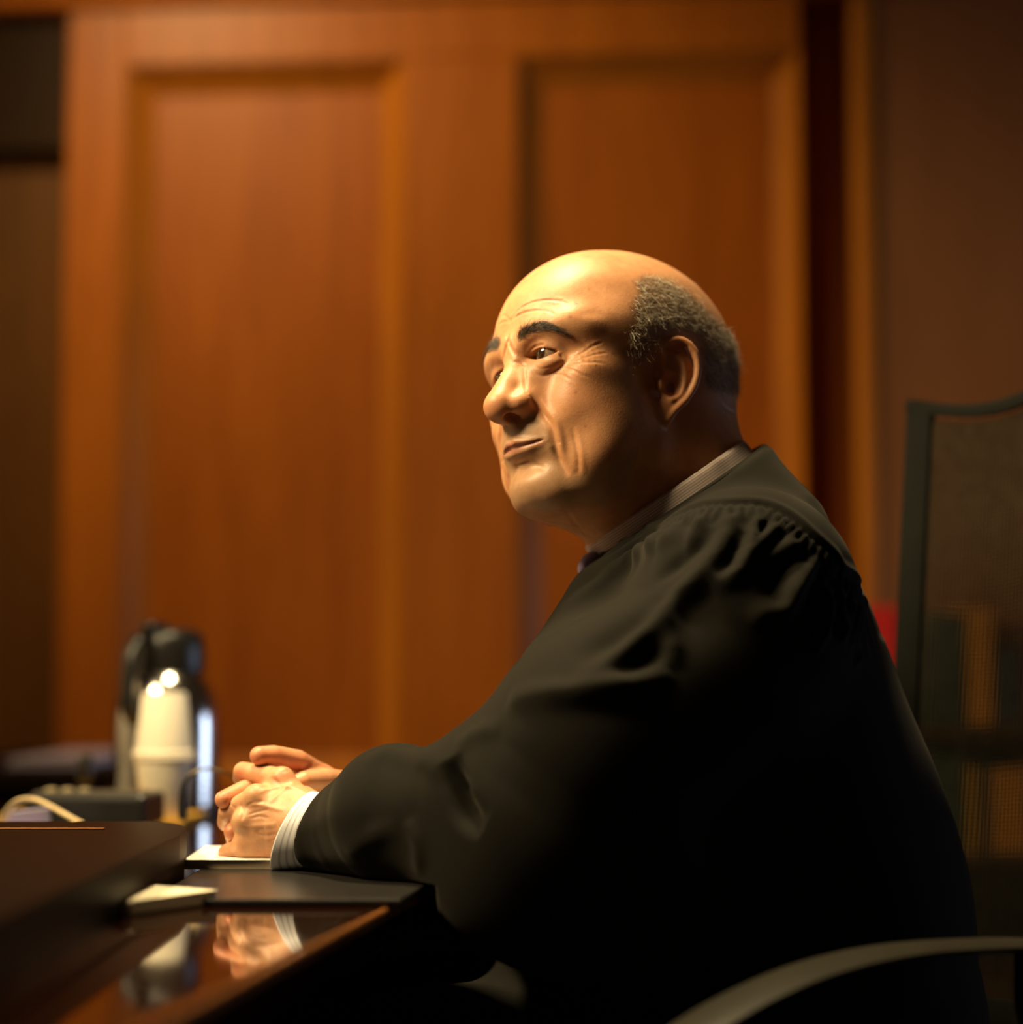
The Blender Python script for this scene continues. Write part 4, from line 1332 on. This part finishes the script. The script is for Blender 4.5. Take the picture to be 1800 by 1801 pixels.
VALLEYS = [
    (z6((850, 720), (920, 680), (960, 600), (985, 500)), 1.0, 0.7),
    (z6((1115, 850), (1150, 720), (1240, 610)), 1.1, 0.7),
    (z6((540, 760), (650, 680), (790, 560), (830, 480)), 0.8, 0.8),
    (z6((180, 1150), (330, 1060), (500, 940), (600, 820)), 1.0, 1.4),
    (z6((250, 1230), (450, 1180), (590, 1080)), 0.6, 0.8),
    (z6((1290, 1010), (1330, 880), (1350, 760)), 0.6, 0.6),
    (z6((1440, 1050), (1450, 900), (1440, 800)), 0.5, 0.5),
    ([(792, 1335), (800, 1375), (812, 1420), (850, 1455)], 2.4, 0.9),
]

def detail_robe(V, F):
    bvh = BVHTree.FromPolygons([tuple(p * 0.01) for p in V], [tuple(f) for f in F])
    N = vnormals(V, F)
    disp = np.zeros(len(V))
    def apply(px, amp, wid, tap_n=3.0, skew=0):
        P = shoot(bvh, px, 30) * 100.0
        ii = np.nonzero(((V > P.min(0) - 4 * wid) & (V < P.max(0) + 4 * wid)).all(1))[0]
        d, t = pdist(V[ii], P)
        tap = np.clip(np.minimum(t, 1 - t) * tap_n, 0, 1)
        disp[ii] += amp * tap ** 0.7 * np.exp(-(d / wid) ** 2)
    for px, a, w in RIDGES: apply(px, a, w)
    for px, a, w in VALLEYS: apply(px, -0.75 * a, w)
    # yoke seam and the band of fine gathers under it
    Y = shoot(bvh, YOKE, 90) * 100.0
    ii = np.nonzero(((V > Y.min(0) - 6) & (V < Y.max(0) + 6)).all(1))[0]
    d, t = pdist(V[ii], Y)
    k = np.linalg.norm(V[ii][:, None, :] - Y[None, ::3, :], axis=2).argmin(1) * 3
    dv = V[ii] - Y[k]
    T = np.gradient(Y, axis=0); T /= np.linalg.norm(T, axis=1, keepdims=True)
    below = np.einsum('ij,ij->i', np.cross(T[k], N[ii]), dv)
    sgn = np.sign(below)
    L = np.linalg.norm(np.diff(Y, axis=0), axis=1).sum()
    disp[ii] += 0.22 * np.exp(-((d - 0.5) / 0.5) ** 2) * (sgn < 0) - 0.22 * np.exp(-(d / 0.22) ** 2)
    band = np.clip((t - 0.22) * 9, 0, 1) * np.clip((0.995 - t) * 9, 0, 1) * (sgn > 0)
    prof = np.clip(d / 0.3, 0, 1) * np.clip((1.9 - d) / 0.8, 0, 1)
    disp[ii] += band * prof * 0.18 * np.sin(t * L / 0.72 * 2 * PI + 1.5 * np.sin(t * 37))
    prof2 = np.clip((d - 1.2) / 0.8, 0, 1) * np.clip((5.5 - d) / 3.5, 0, 1)
    disp[ii] += band * prof2 * 0.34 * np.sin(t * L / 1.9 * 2 * PI + 2.0 * np.sin(t * 17))
    # broad cloth irregularity
    u = V / 7.0
    disp += 0.28 * np.sin(u[:, 0] * 1.9 + 1.3 * np.sin(u[:, 2] * 1.7)) * np.sin(u[:, 1] * 1.6 + 1.1 * np.sin(u[:, 0])) * np.clip((NR[2] - 4 - V[:, 2]) / 6, 0, 1)
    # the cloth lies on the desk, it does not go into it
    Vn = V + N * disp[:, None]
    on = (Vn[:, 0] < -5.5) & (Vn[:, 1] < 170) & (Vn[:, 2] > 68)
    Vn[:, 2] = np.where(on, np.maximum(Vn[:, 2], 75.70), Vn[:, 2])
    return Vn

def fabric(name, c1, c2, sheen=0.25, rough=0.85, spec=0.10):
    nt = NT(name)
    tc = nt.n('ShaderNodeTexCoord')
    n1 = nt.n('ShaderNodeTexNoise', i_Scale=9.0, i_Detail=4.0)
    nt.l(tc.outputs['Object'], n1.inputs['Vector'])
    r = ramp(nt, n1.outputs['Fac'], [(0.3, C(*c1)), (0.75, C(*c2))])
    nt.l(r.outputs['Color'], nt.b.inputs['Base Color'])
    n2 = nt.n('ShaderNodeTexNoise', i_Scale=700.0, i_Detail=3.0)
    nt.l(tc.outputs['Object'], n2.inputs['Vector'])
    bp = nt.n('ShaderNodeBump', i_Strength=0.25, i_Distance=0.0005)
    nt.l(n2.outputs['Fac'], bp.inputs['Height'])
    nt.l(bp.outputs['Normal'], nt.b.inputs['Normal'])
    nt.set(Roughness=rough)
    nt.b.inputs['Specular IOR Level'].default_value = spec
    nt.b.inputs['Sheen Weight'].default_value = sheen
    nt.b.inputs['Sheen Roughness'].default_value = 0.45
    nt.b.inputs['Sheen Tint'].default_value = (1.0, 0.93, 0.8, 1)
    return nt.m

def sculpt_hand_near(h):
    S = SDF((-34, 154, 73.0), (-9, 178, 90), h)
    W_ = sp(575, 1456, 163.5)
    I, M, R, P = sp(497, 1371, 166.0), sp(452, 1402, 165.0), sp(432, 1444, 164.9), sp(432, 1485, 165.4)
    # palm: four metacarpals blended over a block
    S.chain([W_, sp(540, 1452, 164.5)], [2.5, 2.5])
    for K, r in ((I, 0.95), (M, 1.0), (R, 1.0), (P, 0.95)):
        S.cap(sp(545, 1450, 164.6) * 0.75 + K * 0.25, K, 1.55, r, 1.2)
    S.ell(sp(490, 1442, 166.6), (2.9, 1.7, 3.0), 1.2)
    S.cap(sp(535, 1485, 165.5), P + np.array([0.6, 0.6, -0.3]), 1.5, 1.2, 1.0)       # heel under the little finger
    for K in (I, M, R, P): S.ell(K + np.array([0, -0.25, 0.15]), (0.85, 0.75, 0.8), 0.5)
    # fingers fold away over the far hand
    S.chain([I, sp(428, 1357, 168.8), sp(425, 1368, 171.3), sp(450, 1395, 172.3)], [0.95, 0.82, 0.74, 0.66], 0.35)
    S.chain([M, sp(402, 1428, 166.4), sp(398, 1446, 168.5), sp(425, 1462, 171.0)], [0.98, 0.84, 0.74, 0.66], 0.35)
    S.chain([R, sp(412, 1466, 167.2), sp(416, 1484, 169.0), sp(445, 1488, 171.5)], [0.95, 0.80, 0.70, 0.62], 0.35)
    S.chain([P, sp(412, 1492, 166.0), sp(400, 1497, 166.6), sp(396, 1499, 167.0)], [0.92, 0.72, 0.62, 0.58], 0.35)
    # thumb on the inner side
    S.chain([sp(550, 1420, 166.5), sp(515, 1392, 169.5), sp(480, 1385, 171.5), sp(460, 1382, 172.5)], [1.3, 1.1, 0.9, 0.75], 0.6)
    return S

def sculpt_hand_far(h):
    S = SDF((-34, 160, 73.0), (-6, 186, 92), h)
    W_ = sp(665, 1412, 175.5)
    I, M, R, P = sp(566, 1366, 172.4), sp(545, 1392, 173.6), sp(530, 1420, 174.2), sp(525, 1448, 174.2)
    S.chain([W_, sp(630, 1402, 174.8)], [2.3, 2.2])
    for K, r in ((I, 0.98), (M, 0.98), (R, 0.95), (P, 0.9)):
        S.cap(sp(630, 1402, 174.5) * 0.75 + K * 0.25, K, 1.5, r, 1.0)
    for K in (I, M, R, P): S.ell(K + np.array([0, 0, 0.2]), (0.85, 0.8, 0.8), 0.4)
    S.chain([I, sp(524, 1338, 169.6), sp(482, 1329, 168.0), sp(456, 1329, 167.2)], [1.02, 0.92, 0.86, 0.78], 0.3)
    S.chain([M, sp(480, 1375, 170.9), sp(430, 1390, 167.4), sp(394, 1406, 165.8)], [0.95, 0.85, 0.82, 0.74], 0.3)
    S.chain([R, sp(470, 1425, 171.5), sp(430, 1435, 168.0), sp(408, 1463, 165.6)], [0.95, 0.82, 0.76, 0.66], 0.3)
    S.chain([P, sp(480, 1465, 172.0), sp(440, 1478, 169.8), sp(425, 1486, 168.8)], [0.85, 0.72, 0.64, 0.56], 0.3)
    S.chain([sp(620, 1382, 173.0), sp(575, 1372, 170.5), sp(535, 1374, 168.6), sp(515, 1380, 168.0)], [1.2, 1.0, 0.85, 0.7], 0.5)
    return S

def z3(*pts):
    return [(350 + x / 4.5, 1270 + y / 4.5) for x, y in pts]
HAND_LINES = [   # depth > 0 grooves, < 0 raised tendons and veins; widths in cm
    (z3((560, 650), (640, 560), (760, 480)), -0.06, 0.22),
    (z3((470, 560), (600, 520), (740, 520), (860, 560)), -0.07, 0.20),
    (z3((380, 640), (480, 650), (600, 680), (680, 700)), -0.06, 0.20),
    (z3((380, 830), (500, 820), (620, 810)), -0.06, 0.22),
    (z3((350, 690), (420, 640), (520, 630)), 0.05, 0.12),
    (z3((390, 730), (460, 710), (560, 690)), 0.05, 0.10),
    (z3((400, 760), (480, 745), (560, 760)), 0.04, 0.10),
    (z3((560, 440), (620, 470), (660, 540)), 0.05, 0.16),
    (z3((330, 640), (350, 720), (340, 780)), 0.06, 0.12),
    (z3((660, 400), (720, 380), (770, 420)), 0.03, 0.10),
    (z3((440, 870), (520, 900), (640, 880)), 0.04, 0.16),
    (z3((560, 960), (640, 930), (680, 880)), 0.04, 0.14),
    (z3((410, 330), (430, 380)), 0.04, 0.08), (z3((430, 320), (455, 370)), 0.04, 0.08),
    (z3((700, 230), (720, 320)), 0.05, 0.08), (z3((740, 240), (755, 330)), 0.04, 0.08),
    (z3((910, 290), (930, 380)), 0.05, 0.10),
    (z3((240, 640), (300, 690)), 0.04, 0.08), (z3((225, 670), (285, 720)), 0.04, 0.08),
]

def detail_hand(V, F, lines, warm, nails=()):
    bvh = BVHTree.FromPolygons([tuple(p * 0.01) for p in V], [tuple(f) for f in F])
    N = vnormals(V, F)
    disp = np.zeros(len(V))
    for px, a, w in lines:
        P = shoot(bvh, px, 14) * 100.0
        if len(P) < 2 or np.abs(np.diff(P, axis=0)).max() > 1.5: continue
        d, t = pdist(V, P)
        disp -= 1.35 * a * np.clip(np.minimum(t, 1 - t) * 5, 0, 1) ** 0.7 * np.exp(-(d / w) ** 2)
    V = V + N * disp[:, None]
    rs = np.random.RandomState(5)
    col = np.tile(np.array([0.63, 0.33, 0.175]), (len(V), 1))
    def mixc(m, c, a):
        m = (np.clip(m, 0, 1) * a)[:, None]
        col[:] = col * (1 - m) + np.array(c) * m
    for c, r in warm:
        mixc(np.exp(-((V - c) ** 2).sum(1) / r ** 2), (0.66, 0.20, 0.10), 0.75)
    for c, r in nails:
        mixc(np.clip((r - np.sqrt(((V - c) ** 2).sum(1))) / 0.08, 0, 1), (0.74, 0.47, 0.34), 0.8)
    for _ in range(26):
        c = V[rs.randint(len(V))]
        mixc(np.exp(-((V - c) ** 2).sum(1) / rs.uniform(0.08, 0.3) ** 2), (0.40, 0.18, 0.09), rs.uniform(0.15, 0.45))
    return V, col

def sculpt_body(h):
    """the trunk, arms and legs under the clothes"""
    S = SDF((-44, 140, 2), (44, 202, Z0 + 24), h)
    S.ell(wc(22, 173, -20), (14, 17, 22))
    S.ell(wc(20, 172, 0), (11, 15, 13), 6)
    S.cap(SHO_N, SHO_F, 5.0, 5.0, 5)
    nb = np.array(h2w(w2h([at(1225, 960, 1.70)])[0])) * 100
    S.cap(nb - NA * 10, nb + NA * 4.0, 7.5, 6.9, 4)
    S.cap(SHO_N, ELB_N, 5.0, 4.2, 3); S.cap(ELB_N, WRI_N, 4.0, 2.6, 2)
    S.cap(SHO_F, ELB_F, 5.0, 4.2, 3); S.cap(ELB_F, sp(680, 1415, 176), 4.0, 2.4, 2)
    for y in (164, 183):
        S.cap(wc(22, y, -34), wc(-20, y - 2, -34), 8.0, 6.0, 4)
        S.cap(wc(-20, y - 2, -36), wc(-22, y - 2, -78), 5.5, 3.8, 3)
        S.cap(wc(-20, y - 2, -82), wc(-33, y - 4, -86), 2.8, 1.8, 2)
    return S

def bridge_parts(pieces, cuts, name, mat):
    """joins meshes (world cm) into ONE continuous surface: every pair is cut by a plane and the open rims are bridged"""
    bm = bmesh.new()
    lay = bm.verts.layers.float_color.new('tone')
    rims = {}
    for pi, (V, F, col) in enumerate(pieces):
        b = bmesh.new()
        l2 = b.verts.layers.float_color.new('tone')
        vs = [b.verts.new(p * 0.01) for p in V]
        for v, c in zip(vs, col): v[l2] = (c[0], c[1], c[2], 1)
        for f in F:
            try: b.faces.new([vs[k] for k in f])
            except ValueError: pass
        for ci, (pa, pb, c, n, rad) in enumerate(cuts):
            if pi not in (pa, pb): continue
            near = {v for v in b.verts if (v.co - Vector(c * 0.01)).length < rad}
            geom = list(near) + [e for e in b.edges if e.verts[0] in near and e.verts[1] in near] + [f for f in b.faces if all(v in near for v in f.verts)]
            bmesh.ops.bisect_plane(b, geom=geom, plane_co=Vector(c * 0.01), plane_no=Vector(n), clear_outer=(pi == pb), clear_inner=(pi == pa))
            # what is left beyond the plane is cut off with it
            b.verts.ensure_lookup_table()
        off = len(bm.verts)
        mp = {}
        for v in b.verts:
            w = bm.verts.new(v.co); w[lay] = v[l2]; mp[v] = w
        for f in b.faces:
            g = bm.faces.new([mp[v] for v in f.verts]); g.smooth = True
        b.free()
    bm.normal_update()
    for ci, (pa, pb, c, n, rad) in enumerate(cuts):
        es = [e for e in bm.edges if len(e.link_faces) == 1 and all(abs((v.co - Vector(c * 0.01)).dot(Vector(n))) < 2e-4 and (v.co - Vector(c * 0.01)).length < rad for v in e.verts)]
        try:
            bmesh.ops.bridge_loops(bm, edges=es)
        except Exception as ex:
            print('bridge', ci, len(es), ex)
    me = bpy.data.meshes.new(name)
    bm.to_mesh(me); bm.free()
    me.polygons.foreach_set('use_smooth', np.ones(len(me.polygons), dtype=bool))
    return mobj(name, me, mat)
# ---------------------------------------------------------------- assemble the judge
HQ, RQ, NQ = 0.10, 0.27, 0.10
judge = None
V, F = sculpt_head(HQ).mesh()
V, F = main_island(V, F)
V = tilt_face(relax(V, F, 2, 0.4))
HV, hcol, hm, br, front = detail_head(V, F)
HF = F
skin = skin_material()
Vn, Fn = main_island(*sculpt_hand_near(NQ).mesh()); Vn = relax(Vn, Fn, 3, 0.4)
Vn, cn = detail_hand(Vn, Fn, HAND_LINES, [(sp(392, 1500, 167), 0.9), (sp(500, 1365, 165.5), 0.7), (sp(425, 1357, 168), 0.7)])
Vf, Ff = main_island(*sculpt_hand_far(NQ).mesh()); Vf = relax(Vf, Ff, 3, 0.4)
Vf, cf = detail_hand(Vf, Ff, HAND_LINES, [(sp(456, 1329, 167.2), 1.2), (sp(394, 1406, 165.8), 1.3), (sp(408, 1463, 165.6), 1.1), (sp(520, 1338, 169.5), 1.6), (sp(485, 1335, 168), 1.3), (sp(575, 1365, 172), 1.8)], [(sp(436, 1316, 167.0), 0.42), (sp(376, 1396, 165.6), 0.4)])
Vb, Fb = main_island(*sculpt_body(0.9).mesh()); Vb = relax(Vb, Fb, 2, 0.5)
sk0 = np.array([0.60, 0.335, 0.195])
axn = sp(560, 1458, 163.2) - sp(640, 1456, 161); axn /= np.linalg.norm(axn)
axf = sp(630, 1402, 174.8) - sp(680, 1415, 176); axf /= np.linalg.norm(axf)
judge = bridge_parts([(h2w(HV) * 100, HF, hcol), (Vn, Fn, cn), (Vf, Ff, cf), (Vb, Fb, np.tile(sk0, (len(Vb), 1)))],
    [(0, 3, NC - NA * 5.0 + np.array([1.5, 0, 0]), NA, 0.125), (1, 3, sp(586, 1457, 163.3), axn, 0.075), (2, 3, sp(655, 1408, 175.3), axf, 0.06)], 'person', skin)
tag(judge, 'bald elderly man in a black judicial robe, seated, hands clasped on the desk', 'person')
eyes_hair(HV, HF, hm, br, front, judge)

# robe
V, F = main_island(*sculpt_robe(RQ).mesh())
V = relax(V, F, 2, 0.4)
V = detail_robe(V, F)
V = relax(V, F, 1, 0.3)
robe_m = fabric('black_robe_cloth', (0.0058, 0.0049, 0.0032), (0.0090, 0.0075, 0.0049), 0.05)
robe = raw('robe', V * 0.01, F, robe_m, judge)
ns = 64
seam = shoot(BVHTree.FromPolygons([tuple(p * 0.01) for p in V], [tuple(f) for f in F]), YOKE, 60)
# skirt of the robe over the lap and shins, shoes
S = SDF((-46, 138, 6), (46, 208, Z0 - 22), 0.8)
S.ell(wc(21.5, 173, -30), (18.5, 21, 22))
for y in (163, 184):
    S.cap(wc(20, y, -35), wc(-17, y - 2, -35), 10.2, 8.8, 6)
    S.cap(wc(-19, y - 2, -36), wc(-21, y - 2, -74), 8.6, 8.2, 8)
halfspace(S, wc(0, 0, -76), np.array([0, 0, -1.0]), 's')
V2, F2 = main_island(*S.mesh())
robe2 = raw('robe_skirt', relax(V2, F2, 2, 0.5) * 0.01, F2, robe_m, judge)
for y in (162, 181):
    mb = MB()
    P_ = [wc(-15, y, -86.0) * 0.01, wc(-19, y, -84.5) * 0.01, wc(-27, y - 1, -85.2) * 0.01, wc(-36, y - 2, -86.6) * 0.01, wc(-42, y - 3, -87.6) * 0.01]
    mb.tube([tuple(p) for p in P_], [0.036, 0.052, 0.052, 0.050, 0.030], 16, flat=0.75, up=(0, 0, 1))
    mb.build('shoe', leather, judge)
# collar band along the neckline of the robe
def plane_ring(c, n, r, k=72, wob=0.0):
    n = np.array(n) / np.linalg.norm(n)
    a = np.cross(n, [0, 1, 0]); a /= np.linalg.norm(a); b = np.cross(n, a)
    return [c + a * r * math.cos(2 * PI * i / k) + b * r * math.sin(2 * PI * i / k) for i in range(k)]
MB().tube([tuple(p * 0.01) for p in plane_ring(NR - NA * 0.25, NA, 9.1)], 0.0042, 8, closed=True).build('collar_piping', robe_m, robe)

# shirt: striped collar, cuffs, a glimpse of the tie
def striped(name, c1, c2, vec, per):
    nt = NT(name)
    tc = nt.n('ShaderNodeTexCoord')
    dt = nt.n('ShaderNodeVectorMath', operation='DOT_PRODUCT')
    dt.inputs[1].default_value = tuple(vec)
    nt.l(tc.outputs['Object'], dt.inputs[0])
    m1 = nt.n('ShaderNodeMath', operation='MULTIPLY'); m1.inputs[1].default_value = 1.0 / per
    nt.l(dt.outputs['Value'], m1.inputs[0])
    fr = nt.n('ShaderNodeMath', operation='FRACT'); nt.l(m1.outputs[0], fr.inputs[0])
    r = ramp(nt, fr.outputs[0], [(0.0, C(*c1)), (0.50, C(*c1)), (0.58, C(*c2)), (0.9, C(*c2)), (0.98, C(*c1))])
    nt.l(r.outputs['Color'], nt.b.inputs['Base Color'])
    nt.set(Roughness=0.8)
    return nt.m
S = SDF((-14, 146, Z0 - 22), (40, 198, Z0 + 28), 0.28)
cn_ = NC + NA * 0.15
S.cap(cn_ - NA * 12, cn_ + NA * 6, 9.0, 7.75)
halfspace(S, cn_, NA, 's', k=0.25)
S.cap(cn_ - NA * 2.2, cn_ + NA * 8, 7.35, 7.35, 0.2, 's')
V3, F3 = main_island(*S.mesh())
shirt_m = striped('shaded_stripes', (0.60, 0.50, 0.47), (0.36, 0.28, 0.27), NA, 0.0021)  # collar darker than the cuffs, its shade is put into the stripe colours
shirt = raw('shirt_collar', relax(V3, F3, 1, 0.4) * 0.01, F3, shirt_m, judge)
def cuff(W_, A_, rv, rh, L0, slant, name):
    """a barrel cuff whose front rim slants down and forward"""
    A = np.array(A_) / np.linalg.norm(A_)
    up = np.array([0, 0, 1.0]); up -= A * (up @ A); up /= np.linalg.norm(up)
    sd = np.cross(A, up)
    k = 64
    rows, cols = [], []
    R_ = 34
    for j in range(R_ + 1):
        f = j / R_
        row = []
        for i in range(k):
            a = 2 * PI * i / k
            sl = slant * math.sin(a)
            fl = 1 + 0.08 * f ** 2 + 0.16 * f ** 4 * max(0, -math.sin(a)) ** 3
            row.append(W_ + A * (L0 * f - sl * f) + up * rv * math.sin(a) * fl + sd * rh * math.cos(a) * fl)
        rows.append(row)
    inner = [[W_ + (p - W_) * 1.0 - (up * math.sin(2 * PI * i / k) + sd * math.cos(2 * PI * i / k)) * 0.16 for i, p in enumerate(r)] for r in (rows[-1], rows[R_ // 2])]
    allr = rows + inner
    V = [p * 0.01 for r in allr for p in r]
    F, col = [], []
    for j in range(len(allr) - 1):
        for i in range(k):
            F.append((j * k + i, j * k + (i + 1) % k, (j + 1) * k + (i + 1) % k, (j + 1) * k + i))
    for j in range(len(allr)):
        st = (j % 4 == 1) and j < R_ - 1
        col += [(0.42, 0.42, 0.50, 1) if st else (0.80, 0.79, 0.84, 1)] * k
    nt = NT('cuff_cloth')
    a_ = nt.n('ShaderNodeAttribute', attribute_name='tone')
    nt.l(a_.outputs['Color'], nt.b.inputs['Base Color']); nt.set(Roughness=0.8)
    o = raw(name, V, F, nt.m, judge)
    ca = o.data.color_attributes.new('tone', 'FLOAT_COLOR', 'POINT')
    ca.data.foreach_set('color', np.array(col, np.float32).ravel())
    return o
cuff(sp(600, 1457, 162.2), sp(500, 1462, 164) - sp(600, 1457, 162.2), 2.85, 2.85, 4.1, 1.7, 'shirt_cuff')
cuff(sp(690, 1422, 175.4), sp(620, 1400, 174.5) - sp(690, 1422, 175.4), 2.7, 2.7, 2.2, 0.0, 'shirt_cuff')
# wedding band on the ring finger
rp = sp(421, 1456, 166.2); rd = sp(412, 1466, 167.2) - sp(432, 1444, 164.9)
MB().tube([tuple(p * 0.01) for p in plane_ring(rp, rd, 0.90, 28)], 0.0011, 8, closed=True).build('ring', plain('gold', (0.9, 0.62, 0.22), 0.15, 1.0, var=0.02), judge)
# knot of the tie in the opening of the robe
tk = sp(1036, 992, 167.5)
bm_ = MB()
bmesh.ops.create_uvsphere(bm_.bm, u_segments=20, v_segments=12, radius=1.0, matrix=Matrix.Translation(tuple(tk * 0.01)) @ Matrix.Rotation(0.6, 4, 'Y') @ Matrix.Diagonal((0.008, 0.010, 0.012, 1)))
bm_.build('necktie', fabric('violet_silk', (0.20, 0.15, 0.34), (0.26, 0.2, 0.42), 0.3, 0.4, 0.5), judge)
